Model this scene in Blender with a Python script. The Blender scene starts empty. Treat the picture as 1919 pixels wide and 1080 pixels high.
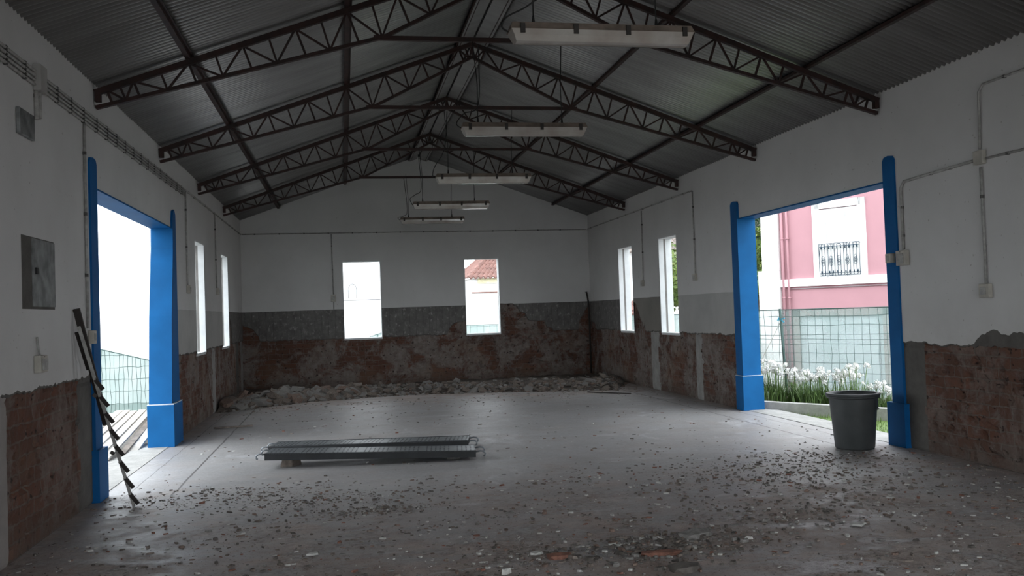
import bpy, bmesh, math, random
from mathutils import Vector, Matrix, noise
C = bpy.context.scene.collection
SC = bpy.context.scene
rnd = random.Random(11)

# ------------------------------------------------------------------ camera
f, yaw, pitch, roll = 1701.5, 0.1841, 0.0261, -0.0341
F = Vector((math.sin(yaw)*math.cos(pitch), math.cos(yaw)*math.cos(pitch), math.sin(pitch)))
R = Vector((math.cos(yaw), -math.sin(yaw), 0)); U = R.cross(F)
R2 = math.cos(roll)*R + math.sin(roll)*U; U2 = -math.sin(roll)*R + math.cos(roll)*U
cd = bpy.data.cameras.new('camera'); cam = bpy.data.objects.new('camera', cd); C.objects.link(cam)
cd.sensor_width = 36; cd.lens = f/1919*36; cd.clip_end = 600; cd.clip_start = 0.05
m = Matrix.Identity(4)
for i in range(3):
    m[i][0] = R2[i]; m[i][1] = U2[i]; m[i][2] = -F[i]
m[0][3], m[1][3], m[2][3] = 0, 0, 1.6
cam.matrix_world = m
SC.camera = cam

# ------------------------------------------------------------------ light: a white overcast sky
SKY = 4.4
w = bpy.data.worlds.new('overcast'); SC.world = w; w.use_nodes = True
w.node_tree.nodes['Background'].inputs[0].default_value = (0.90, 0.96, 1.0, 1)
w.node_tree.nodes['Background'].inputs[1].default_value = SKY
SC.view_settings.view_transform = 'Standard'; SC.view_settings.look = 'None'
SC.view_settings.gamma = 1; SC.view_settings.use_curve_mapping = False
SC.view_settings.exposure = 0.0
SC.cycles.max_bounces = 12; SC.cycles.diffuse_bounces = 6; SC.cycles.glossy_bounces = 4
SC.cycles.transparent_max_bounces = 24

# ------------------------------------------------------------------ dimensions of the hall
XL, XR, YB, YF = -2.26, 5.90, 21.35, -1.6
XM = (XL+XR)/2
TH = 0.25
KR = 0.3578                       # roof slope
ZE = 3.87
def roof_z(x, z0=ZE): return z0 + KR*((x-XL) if x < XM else (XR-x))
DY0, DY1, DZ = 9.07, 12.88, 2.89  # doorways in both side walls
WZ0, WZ1 = 1.10, 2.89

# ------------------------------------------------------------------ materials
class NT:
    def __init__(s, name):
        s.m = bpy.data.materials.new(name); s.m.use_nodes = True
        s.t = s.m.node_tree; s.n = s.t.nodes; s.b = s.n['Principled BSDF']; s.co = None
    def N(s, ty, **kw):
        x = s.n.new(ty)
        for k, v in kw.items(): setattr(x, k, v)
        return x
    def L(s, a, b): s.t.links.new(a, b)
    def obj(s):
        if not s.co: s.co = s.N('ShaderNodeTexCoord').outputs['Object']
        return s.co
    def noise(s, scale, detail=4, rough=.55, vec=None, dist=0):
        x = s.N('ShaderNodeTexNoise'); x.inputs['Scale'].default_value = scale
        x.inputs['Detail'].default_value = detail; x.inputs['Roughness'].default_value = rough
        x.inputs['Distortion'].default_value = dist
        s.L(vec or s.obj(), x.inputs['Vector']); return x.outputs['Fac']
    def ramp(s, fac, stops):
        x = s.N('ShaderNodeValToRGB'); e = x.color_ramp.elements
        while len(e) < len(stops): e.new(.5)
        for i, (p, c) in enumerate(stops):
            e[i].position = p; e[i].color = (c, c, c, 1) if isinstance(c, (int, float)) else (*c, 1)
        s.L(fac, x.inputs[0]); return x.outputs[0]
    def mix(s, fac, a, b, mode='MIX'):
        x = s.N('ShaderNodeMix', data_type='RGBA', blend_type=mode)
        for sock, v in ((x.inputs[0], fac), (x.inputs[6], a), (x.inputs[7], b)):
            if isinstance(v, (int, float)): sock.default_value = v
            elif isinstance(v, tuple): sock.default_value = (*v, 1)
            else: s.L(v, sock)
        return x.outputs[2]
    def math(s, op, a, b=0., c=None):
        x = s.N('ShaderNodeMath', operation=op)
        for i, v in enumerate((a, b) if c is None else (a, b, c)):
            if isinstance(v, (int, float)): x.inputs[i].default_value = v
            else: s.L(v, x.inputs[i])
        return x.outputs[0]
    def sep(s):
        x = s.N('ShaderNodeSeparateXYZ'); s.L(s.obj(), x.inputs[0]); return x.outputs
    def comb(s, x_, y_, z_=0.):
        x = s.N('ShaderNodeCombineXYZ')
        for i, v in enumerate((x_, y_, z_)):
            if isinstance(v, (int, float)): x.inputs[i].default_value = v
            else: s.L(v, x.inputs[i])
        return x.outputs[0]
    def bump(s, h, strength=.3, dist=.01):
        x = s.N('ShaderNodeBump'); x.inputs['Strength'].default_value = strength
        x.inputs['Distance'].default_value = dist; s.L(h, x.inputs['Height'])
        s.L(x.outputs[0], s.b.inputs['Normal'])
    def col(s, c):
        if isinstance(c, tuple): s.b.inputs['Base Color'].default_value = (*c, 1)
        else: s.L(c, s.b.inputs['Base Color'])
    def rough(s, r):
        if isinstance(r, (int, float)): s.b.inputs['Roughness'].default_value = r
        else: s.L(r, s.b.inputs['Roughness'])

def simple(name, c, rough=.7, metal=0, var=.12, scale=6, c2=None, bump=0):
    t = NT(name); n = t.noise(scale)
    c2 = c2 or tuple(x*(1-var*2.2) for x in c)
    t.col(t.mix(t.ramp(n, [(.35, 0.), (.65, 1.)]), c, c2)); t.rough(rough); t.b.inputs['Metallic'].default_value = metal
    if bump: t.bump(t.noise(scale*6), bump, .01)
    return t.m
MT = {}
def plaster(name, c, dirt=.25, spot=(.28, .25, .22)):
    t = NT(name)
    big = t.ramp(t.noise(.9, 5, .6), [(.35, 0.), (.75, 1.)])
    c1 = t.mix(big, c, tuple(x*(1-dirt) for x in c))
    z = t.sep()[2]
    low = t.math('MULTIPLY', t.ramp(t.math('DIVIDE', z, 4.), [(.26, 1.), (.42, 0.)]), t.noise(5, 6, .7))
    c2 = t.mix(t.math('MULTIPLY', low, .5), c1, spot)
    specks = t.ramp(t.noise(26, 2, .5), [(.24, 1.), (.27, 0.)])
    t.col(t.mix(t.math('MULTIPLY', specks, .6), c2, spot)); t.rough(.85)
    t.bump(t.noise(40, 6, .6), .12, .004); return t.m
MT['white'] = plaster('white_plaster', (.64, .63, .62), .12)
MT['light'] = plaster('grey_painted_plaster', (.47, .465, .45), .3)
MT['midgrey'] = plaster('brownish_cement_render', (.24, .225, .205), .3)
def cement(name, base, blob):
    t = NT(name); X, Y, Z = t.sep()
    u = t.math('ADD', X, Y)
    a = t.math('ABSOLUTE', t.math('SUBTRACT', t.math('FRACT', t.math('DIVIDE', u, .155)), .5))
    ln = t.ramp(a, [(.03, 0.), (.10, 1.)])
    n = t.noise(7, 6, .7); c1 = t.mix(t.ramp(n, [(.3, 0.), (.7, 1.)]), base, tuple(x*.55 for x in base))
    c2 = t.mix(t.math('MULTIPLY', t.math('SUBTRACT', 1., ln), t.ramp(t.noise(5, 3), [(.35, 0.), (.6, .8)])), c1, tuple(x*.5 for x in base))
    v = t.ramp(t.noise(9, 4, .6, vec=t.comb(t.math('MULTIPLY', u, 1.6), Z, 0.)), [(.57, 0.), (.70, 1.)])
    t.col(t.mix(t.math('MULTIPLY', v, .55), c2, blob)); t.rough(.9)
    t.bump(t.noise(25, 6, .7), .6, .012); return t.m
MT['cement'] = cement('tile_bed_cement', (.19, .18, .172), (.46, .45, .43))
def concrete(name, c):
    t = NT(name); n = t.noise(5, 7, .7)
    t.col(t.mix(t.ramp(n, [(.3, 0.), (.7, 1.)]), c, tuple(x*.6 for x in c))); t.rough(.9)
    t.bump(t.noise(30, 6, .7), .5, .01); return t.m
MT['concrete'] = concrete('rough_concrete', (.36, .35, .335))
MT['darkconcrete'] = concrete('dark_rough_concrete', (.13, .12, .11))
MT['apron'] = concrete('pale_concrete', (.5, .49, .47))
def brick(name, axis):
    t = NT(name); P = t.sep(); u = P[0] if axis == 'x' else P[1]; z = P[2]
    wob = t.math('MULTIPLY', t.math('SUBTRACT', t.noise(3, 3), .5), .05)
    wob2 = t.math('MULTIPLY', t.math('SUBTRACT', t.noise(14, 3), .5), .03)
    vec = t.comb(t.math('ADD', u, wob2), t.math('ADD', t.math('ADD', z, wob), wob2))
    b = t.N('ShaderNodeTexBrick'); t.L(vec, b.inputs['Vector']); b.offset = .5
    for k, v in (('Scale', 1.), ('Mortar Size', .009), ('Mortar Smooth', .3), ('Bias', 0.), ('Brick Width', .31), ('Row Height', .115)):
        b.inputs[k].default_value = v
    b.inputs['Color1'].default_value = (.20, .080, .050, 1); b.inputs['Color2'].default_value = (.12, .052, .036, 1)
    b.inputs['Mortar'].default_value = (.20, .165, .145, 1)
    c = t.mix(t.ramp(t.noise(12, 6, .7), [(.3, 0.), (.75, 1.)]), b.outputs['Color'], (.12, .07, .05))
    # render left on the bricks in ragged patches
    sm = t.ramp(t.noise(1.9, 11, .74, dist=.5), [(.46, 0.), (.54, 1.)])
    if axis == 'y': sm = t.math('MULTIPLY', sm, t.ramp(t.math('DIVIDE', u, 20.), [(.44, .55), (.5, 1.)]))
    smc = t.mix(t.ramp(t.noise(9, 5, .7), [(.3, 0.), (.7, 1.)]), (.33, .305, .29), (.17, .135, .12))
    c = t.mix(t.math('MULTIPLY', sm, .88), c, smc)
    yel = t.ramp(t.noise(1.1, 5, .6, vec=t.comb(t.math('ADD', u, 31.), z, 4.)), [(.55, 0.), (.66, 1.)])
    c = t.mix(t.math('MULTIPLY', yel, .45), c, (.23, .145, .10))
    # chipped holes into the hollow bricks
    hv = t.comb(t.math('MULTIPLY', u, 13.), t.math('MULTIPLY', z, 15.), 0.)
    h = t.ramp(t.noise(1., 3, .5, vec=hv), [(.64, 0.), (.68, 1.)])
    c = t.mix(t.math('MULTIPLY', h, .9), c, (.035, .018, .014))
    base = t.math('MULTIPLY', t.ramp(z, [(.0, 1.), (.28, 0.)]), t.ramp(t.noise(4, 5, .7), [(.3, .3), (.6, 1.)]))
    c = t.mix(t.math('MULTIPLY', base, .7), c, (.13, .105, .09))
    t.col(t.mix(1., c, (.82, .80, .78), 'MULTIPLY')); t.rough(.95)
    hh = t.math('SUBTRACT', t.math('ADD', t.math('MULTIPLY', sm, .5), t.math('MULTIPLY', t.noise(30, 6, .7), .5)), t.math('ADD', h, t.math('MULTIPLY', b.outputs['Fac'], .4)))
    t.bump(hh, .8, .02); return t.m
MT['brick_y'] = brick('stripped_brick_side', 'y'); MT['brick_x'] = brick('stripped_brick_end', 'x')
def floor_mat():
    t = NT('dusty_concrete_floor'); X, Y, Z = t.sep()
    conc = t.mix(t.ramp(t.noise(.7, 6, .6), [(.3, 0.), (.7, 1.)]), (.42, .42, .43), (.33, .325, .33))
    fine = t.ramp(t.noise(22, 6, .75), [(.35, 0.), (.7, 1.)])
    conc = t.mix(t.math('MULTIPLY', fine, .3), conc, (.24, .22, .205))
    pale = t.ramp(t.noise(1.6, 8, .7, dist=.5, vec=t.comb(X, t.math('MULTIPLY', Y, .6), 3.)), [(.58, 0.), (.66, 1.)])
    conc = t.mix(t.math('MULTIPLY', pale, .55), conc, (.60, .60, .62))
    dirt = t.mix(t.ramp(t.noise(3.5, 7, .7), [(.3, 0.), (.7, 1.)]), (.54, .46, .42), (.30, .245, .22))
    # dirt lies thick in the near part, along the walls and by the rubble
    near = t.ramp(t.math('DIVIDE', t.math('ADD', Y, t.math('MULTIPLY', t.math('SUBTRACT', t.noise(.8, 5, .65), .5), 7.)), 20.), [(.24, 1.), (.44, .15)])
    ex = t.math('MAXIMUM', t.ramp(t.math('ADD', X, 2.26), [(.0, .9), (.25, 0.)]), t.ramp(t.math('SUBTRACT', 5.9, X), [(.0, .9), (.22, 0.)]))
    instreet = t.math('MULTIPLY', t.math('LESS_THAN', t.math('ABSOLUTE', t.math('SUBTRACT', Y, 10.97)), 1.95), .85)
    ex = t.math('MULTIPLY', ex, t.math('SUBTRACT', 1., instreet))
    far = t.ramp(t.math('DIVIDE', t.math('ADD', Y, t.math('MULTIPLY', t.noise(1.1, 4), 1.6)), 22.), [(.74, 0.), (.84, .85)])
    patch = t.ramp(t.noise(2.4, 8, .72, vec=t.comb(X, Y, 9.)), [(.50, 0.), (.60, .75)])
    mask = t.math('MAXIMUM', t.math('MAXIMUM', near, ex), far)
    msk = t.math('MINIMUM', t.math('ADD', mask, t.math('MULTIPLY', patch, t.math('ADD', .10, mask))), 1.)
    strk = t.noise(1.5, 9, .74, dist=.6, vec=t.comb(t.math('MULTIPLY', X, .9), t.math('MULTIPLY', Y, 1.7), 2.))
    mk = t.math('MULTIPLY', msk, t.ramp(strk, [(.40, .15), (.52, 1.)]))
    c = t.mix(mk, conc, dirt)
    # reddish brick dust
    red = t.math('MULTIPLY', t.ramp(t.noise(1.3, 4, .6, vec=t.comb(X, Y, 17.)), [(.5, 0.), (.7, .55)]), near)
    c = t.mix(red, c, (.30, .20, .165))
    # gritty clots, dark crumbs and scraped pale streaks where the dust lies
    zone = t.math('MAXIMUM', near, t.math('MULTIPLY', ex, .6))
    clot = t.math('MULTIPLY', t.ramp(t.noise(2.1, 3, .6, vec=t.comb(X, t.math('MULTIPLY', Y, 1.3), 5.)), [(.42, 0.), (.62, 1.)]), t.ramp(t.noise(17, 8, .8), [(.46, 0.), (.58, 1.)]))
    c = t.mix(t.math('MULTIPLY', t.math('MULTIPLY', clot, zone), .75), c, (.085, .07, .06))
    grit = t.ramp(t.noise(75, 3, .6), [(.60, 0.), (.66, 1.)])
    c = t.mix(t.math('MULTIPLY', t.math('MULTIPLY', grit, t.math('ADD', zone, .15)), .6), c, (.06, .05, .045))
    wh = t.ramp(t.noise(58, 3, .6, vec=t.comb(X, Y, 40.)), [(.68, 0.), (.72, 1.)])
    c = t.mix(t.math('MULTIPLY', t.math('MULTIPLY', wh, t.math('ADD', zone, .1)), .7), c, (.62, .60, .57))
    sc = t.ramp(t.noise(1.4, 7, .7, dist=.8, vec=t.comb(t.math('MULTIPLY', X, .8), t.math('MULTIPLY', Y, 2.4), 21.)), [(.60, 0.), (.66, 1.)])
    c = t.mix(t.math('MULTIPLY', sc, .4), c, (.58, .58, .59))
    # saw joints parallel to the side walls
    wig = t.math('MULTIPLY', t.math('SUBTRACT', t.noise(2.5, 4), .5), .05)
    for x0, wd in ((-1.62, .011), (5.34, .010), (-2.05, .005), (5.72, .006)):
        d = t.math('ABSOLUTE', t.math('ADD', t.math('SUBTRACT', X, x0), wig))
        j = t.math('MULTIPLY', t.math('LESS_THAN', d, wd), t.math('GREATER_THAN', Y, 8.9))
        c = t.mix(t.math('MULTIPLY', j, .75), c, (.06, .05, .045))
    t.col(c)
    t.rough(t.mix(mk, t.mix(fine, (.37,)*3, (.52,)*3), (.85,)*3))
    t.b.inputs['Specular IOR Level'].default_value = .5
    t.bump(t.math('ADD', t.math('MULTIPLY', t.noise(3, 6, .6), 1.2), t.math('MULTIPLY', t.noise(40, 5, .7), .35)), .35, .02)
    return t.m
MT['floor'] = floor_mat()
def roof_mat():
    t = NT('corrugated_metal_sheet'); X, Y, Z = t.sep()
    n = t.noise(2., 5, .6, vec=t.comb(t.math('MULTIPLY', X, .4), t.math('MULTIPLY', Y, 2.), 0.))
    t.col(t.mix(t.ramp(n, [(.3, 0.), (.7, 1.)]), (.34, .335, .33), (.24, .235, .23)))
    t.rough(.42); t.b.inputs['Metallic'].default_value = .55
    return t.m
MT['roof'] = roof_mat()
MT['steel'] = simple('red_oxide_steel', (.040, .014, .011), .65, 0, c2=(.016, .008, .007), scale=9)
MT['blue'] = simple('blue_paint', (.006, .115, .33), .6, 0, .08, 3); MT['blue'].node_tree.nodes['Principled BSDF'].inputs['Specular IOR Level'].default_value = .15
MT['bluewhite'] = simple('chipped_edge_white', (.6, .65, .7), .7)
MT['lining'] = simple('white_painted_reveal', (.74, .76, .77), .7, 0, .05, 5)
MT['track'] = simple('grey_frame_groove', (.22, .21, .20), .7)
MT['pvc'] = simple('dusty_pvc', (.42, .41, .39), .6, 0, .15, 20)
MT['pvcdark'] = simple('dusty_dark_clip', (.10, .095, .09), .7)
MT['socket'] = simple('yellowed_switch_plastic', (.50, .47, .41), .5)
MT['panel'] = simple('grey_metal_panel', (.27, .28, .28), .5, .3, .25, 9)
MT['dark'] = simple('dark_cable_rubber', (.012, .012, .012), .6)
MT['rust'] = simple('dark_rusty_metal', (.045, .038, .034), .6, .4)
MT['housing'] = simple('yellowed_light_housing', (.24, .19, .155), .6, 0, .2, 8)
def diffuser():
    t = NT('ribbed_light_diffuser'); t.col(t.mix(t.ramp(t.noise(5, 4), [(.3, 0.), (.7, 1.)]), (.52, .50, .46), (.40, .35, .31)))
    t.rough(.16); t.b.inputs['Specular IOR Level'].default_value = .6
    t.b.inputs['Coat Weight'].default_value = .5; t.b.inputs['Coat Roughness'].default_value = .05; return t.m
MT['diffuser'] = diffuser()
MT['bin'] = simple('dark_grey_plastic', (.072, .078, .080), .5, 0, .1, 5)
MT['deck'] = simple('galvanised_dark_steel', (.27, .29, .31), .38, .6, .12, 14)
MT['deckside'] = simple('dark_steel_side', (.04, .042, .045), .6, .3)
MT['hole'] = simple('hole_dark', (.01, .01, .012), .9)
MT['chip_w'] = simple('white_plaster_chip', (.60, .59, .56), .85, 0, .1, 20, bump=.3)
MT['chip_r'] = simple('red_brick_chip', (.30, .14, .10), .9, 0, .2, 25, bump=.4)
MT['chip_g'] = simple('grey_mortar_chip', (.29, .275, .26), .9, 0, .2, 25, bump=.4)
MT['chip_b'] = simple('dusty_brown_rubble', (.26, .215, .185), .95, 0, .25, 12, bump=.5)
MT['chip_h'] = simple('dark_heap_base', (.13, .105, .09), .95, 0, .25, 12, bump=.6)  # base of the heap, toned darker than the chunks so they stand apart
MT['chip_t'] = simple('dusty_brick_rubble', (.27, .19, .155), .95, 0, .25, 12, bump=.4)
MT['chip_d'] = simple('dark_rubble', (.17, .15, .135), .95, 0, .25, 12, bump=.4)
MT['grass'] = simple('grass_green', (.20, .31, .08), .7, 0, .25, 30)
MT['leaf'] = simple('strap_leaf_green', (.13, .23, .06), .5, 0, .2, 30)
MT['treeleaf'] = simple('tree_leaf', (.07, .14, .03), .6, 0, .3, 2, c2=(.16, .20, .04))
MT['darkleaf'] = simple('dark_tree_leaf', (.035, .085, .025), .6, 0, .3, 2)
MT['petal'] = simple('white_petal', (.85, .85, .83), .6, 0, .03, 30)
MT['bark'] = simple('bark', (.12, .09, .07), .9)
MT['soil'] = simple('garden_soil', (.16, .13, .10), .95, 0, .2, 8)
MT['ground'] = simple('pale_ground', (.22, .21, .19), .95, 0, .15, 2)
MT['wire'] = simple('green_grey_wire', (.07, .13, .12), .6, .2)
MT['pink'] = simple('pink_wall_paint', (.44, .235, .265), .85, 0, .02, 2)
MT['pinkbrown'] = simple('brown_pink_base', (.26, .18, .19), .85)
MT['whitewall'] = simple('white_facade', (.86, .86, .85), .8, 0, .02, 2)
MT['greywall'] = simple('weathered_grey_wall', (.34, .31, .295), .9, 0, .12, 3)
MT['garage'] = simple('pale_blue_garage', (.46, .51, .52), .6, 0, .04, 2)
MT['railing'] = simple('dark_blue_grey_iron', (.03, .06, .09), .5, .3)
MT['joint'] = simple('thin_grey_line', (.30, .30, .31), .8)
MT['rope'] = simple('pale_rope', (.6, .6, .55), .8)
MT['tie'] = simple('blue_plastic_tie', (.05, .45, .65), .5)
MT['woodpale'] = simple('weathered_pale_board', (.62, .58, .53), .85, 0, .15, 8)
MT['wooddark'] = simple('weathered_dark_board', (.25, .21, .18), .85, 0, .2, 8)
def tiles(name, c1, c2):
    t = NT(name); t.col(t.mix(t.ramp(t.noise(4, 4), [(.35, 0.), (.65, 1.)]), c1, c2)); t.rough(.85); return t.m
MT['tile'] = tiles('clay_roof_tile', (.30, .165, .14), (.20, .115, .10))
MT['tilegrey'] = tiles('grey_weathered_tile', (.26, .22, .20), (.18, .155, .14))
MT['yellow'] = simple('yellow_eaves_stain', (.80, .74, .50), .8)
def netting(name, c, alpha):
    t = NT(name); tr = t.N('ShaderNodeBsdfTransparent'); mx = t.N('ShaderNodeMixShader')
    tl = t.N('ShaderNodeBsdfTranslucent'); tl.inputs[0].default_value = (*c, 1); m2 = t.N('ShaderNodeMixShader'); m2.inputs[0].default_value = .4
    out = t.n['Material Output']; t.col(c); t.rough(.8)
    t.L(t.b.outputs[0], m2.inputs[1]); t.L(tl.outputs[0], m2.inputs[2])
    X, Y, Z = t.sep()
    fac = t.ramp(t.noise(1.8, 4, .6), [(.3, max(alpha-.12, 0.)), (.7, min(alpha+.12, 1.))])
    t.L(fac, mx.inputs[0]); t.L(tr.outputs[0], mx.inputs[1]); t.L(m2.outputs[0], mx.inputs[2]); t.L(mx.outputs[0], out.inputs['Surface'])
    return t.m
MT['net'] = netting('pale_green_netting', (.30, .46, .44), .40)
MT['net2'] = netting('green_shade_netting', (.25, .37, .355), .72)

# ------------------------------------------------------------------ mesh tools
class MB:
    def __init__(s): s.v = []; s.f = []; s.mi = []; s.sm = []
    def face(s, idx, mi=0, sm=False): s.f.append(tuple(idx)); s.mi.append(mi); s.sm.append(sm)
    def quad(s, a, b, c, d, mi=0, sm=False):
        n = len(s.v); s.v += [tuple(a), tuple(b), tuple(c), tuple(d)]; s.face((n, n+1, n+2, n+3), mi, sm)
    def box(s, lo, hi, mi=0, M=None):
        n = len(s.v)
        for x in (lo[0], hi[0]):
            for y in (lo[1], hi[1]):
                for z in (lo[2], hi[2]):
                    p = Vector((x, y, z)); s.v.append(tuple(M @ p if M else p))
        for q in ((0, 1, 3, 2), (4, 6, 7, 5), (0, 4, 5, 1), (2, 3, 7, 6), (0, 2, 6, 4), (1, 5, 7, 3)):
            s.face([n+i for i in q], mi)
    def bar(s, p, q, wd, ht, up=(0, 0, 1), mi=0):
        p, q = Vector(p), Vector(q); d = (q-p).normalized(); up = Vector(up)
        sd = d.cross(up)
        if sd.length < 1e-4: sd = d.cross(Vector((0, 1, 0)))
        sd.normalize(); u = sd.cross(d).normalized(); n = len(s.v)
        for c in (p, q):
            for a, b in ((-1, -1), (1, -1), (1, 1), (-1, 1)):
                s.v.append(tuple(c + sd*(a*wd/2) + u*(b*ht/2)))
        for k in ((3, 2, 1, 0), (4, 5, 6, 7), (0, 1, 5, 4), (1, 2, 6, 5), (2, 3, 7, 6), (3, 0, 4, 7)):
            s.face([n+i for i in k], mi)
    def tube(s, pts, r, seg=8, mi=0, cap=True, sm=True):
        pts = [Vector(p) for p in pts]; rings = []; prev = None
        for i, p in enumerate(pts):
            d = (pts[min(i+1, len(pts)-1)] - pts[max(i-1, 0)]).normalized()
            a = prev if prev is not None else (Vector((0, 0, 1)) if abs(d.z) < .9 else Vector((1, 0, 0)))
            sd = d.cross(a)
            if sd.length < 1e-4: sd = d.cross(Vector((0, 1, 0)))
            sd.normalize(); u = sd.cross(d).normalized(); prev = u; rr = r[i] if isinstance(r, (list, tuple)) else r
            n = len(s.v); rings.append(n)
            for k in range(seg):
                t = 2*math.pi*k/seg; s.v.append(tuple(p + sd*(rr*math.cos(t)) + u*(rr*math.sin(t))))
        for a, b in zip(rings, rings[1:]):
            for k in range(seg): s.face((a+k, a+(k+1) % seg, b+(k+1) % seg, b+k), mi, sm)
        if cap:
            s.face([rings[0]+k for k in range(seg)][::-1], mi); s.face([rings[-1]+k for k in range(seg)], mi)
    def lathe(s, prof, seg=32, c=(0, 0, 0), mi=0, sx=1):
        rings = []
        for r, z in prof:
            rings.append(len(s.v))
            for k in range(seg):
                t = 2*math.pi*k/seg; s.v.append((c[0]+r*math.cos(t)*sx, c[1]+r*math.sin(t), c[2]+z))
        for a, b in zip(rings, rings[1:]):
            for k in range(seg): s.face((a+k, a+(k+1) % seg, b+(k+1) % seg, b+k), mi, True)
        return rings
    def add(s, verts, faces, mi=0, sm=False):
        n = len(s.v); s.v += verts
        for q in faces: s.face([n+i for i in q], mi, sm)
    def build(s, name, mats, parent=None, loc=None):
        me = bpy.data.meshes.new(name); me.from_pydata(s.v, [], s.f)
        for k in (mats if isinstance(mats, (list, tuple)) else [mats]): me.materials.append(MT[k])
        me.polygons.foreach_set('material_index', s.mi); me.polygons.foreach_set('use_smooth', s.sm); me.update()
        o = bpy.data.objects.new(name, me); C.objects.link(o)
        if parent: o.parent = parent
        if loc: o.location = loc
        return o
def tag(o, label=None, cat=None, group=None, kind=None):
    if label: o['label'] = label
    if cat: o['category'] = cat
    if group: o['group'] = group
    if kind: o['kind'] = kind
    return o
def empty(name, loc=(0, 0, 0), label=None, cat=None, group=None, kind=None, rz=0):
    o = bpy.data.objects.new(name, None); C.objects.link(o); o.location = loc; o.rotation_euler = (0, 0, rz)
    o.empty_display_size = .1
    return tag(o, label, cat, group, kind)
KIDS = {}
def copy_tree(o, parent=None):
    c = o.copy(); C.objects.link(c); c.parent = parent
    for ch in [x for x in o.children]: copy_tree(ch, c)
    return c

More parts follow.
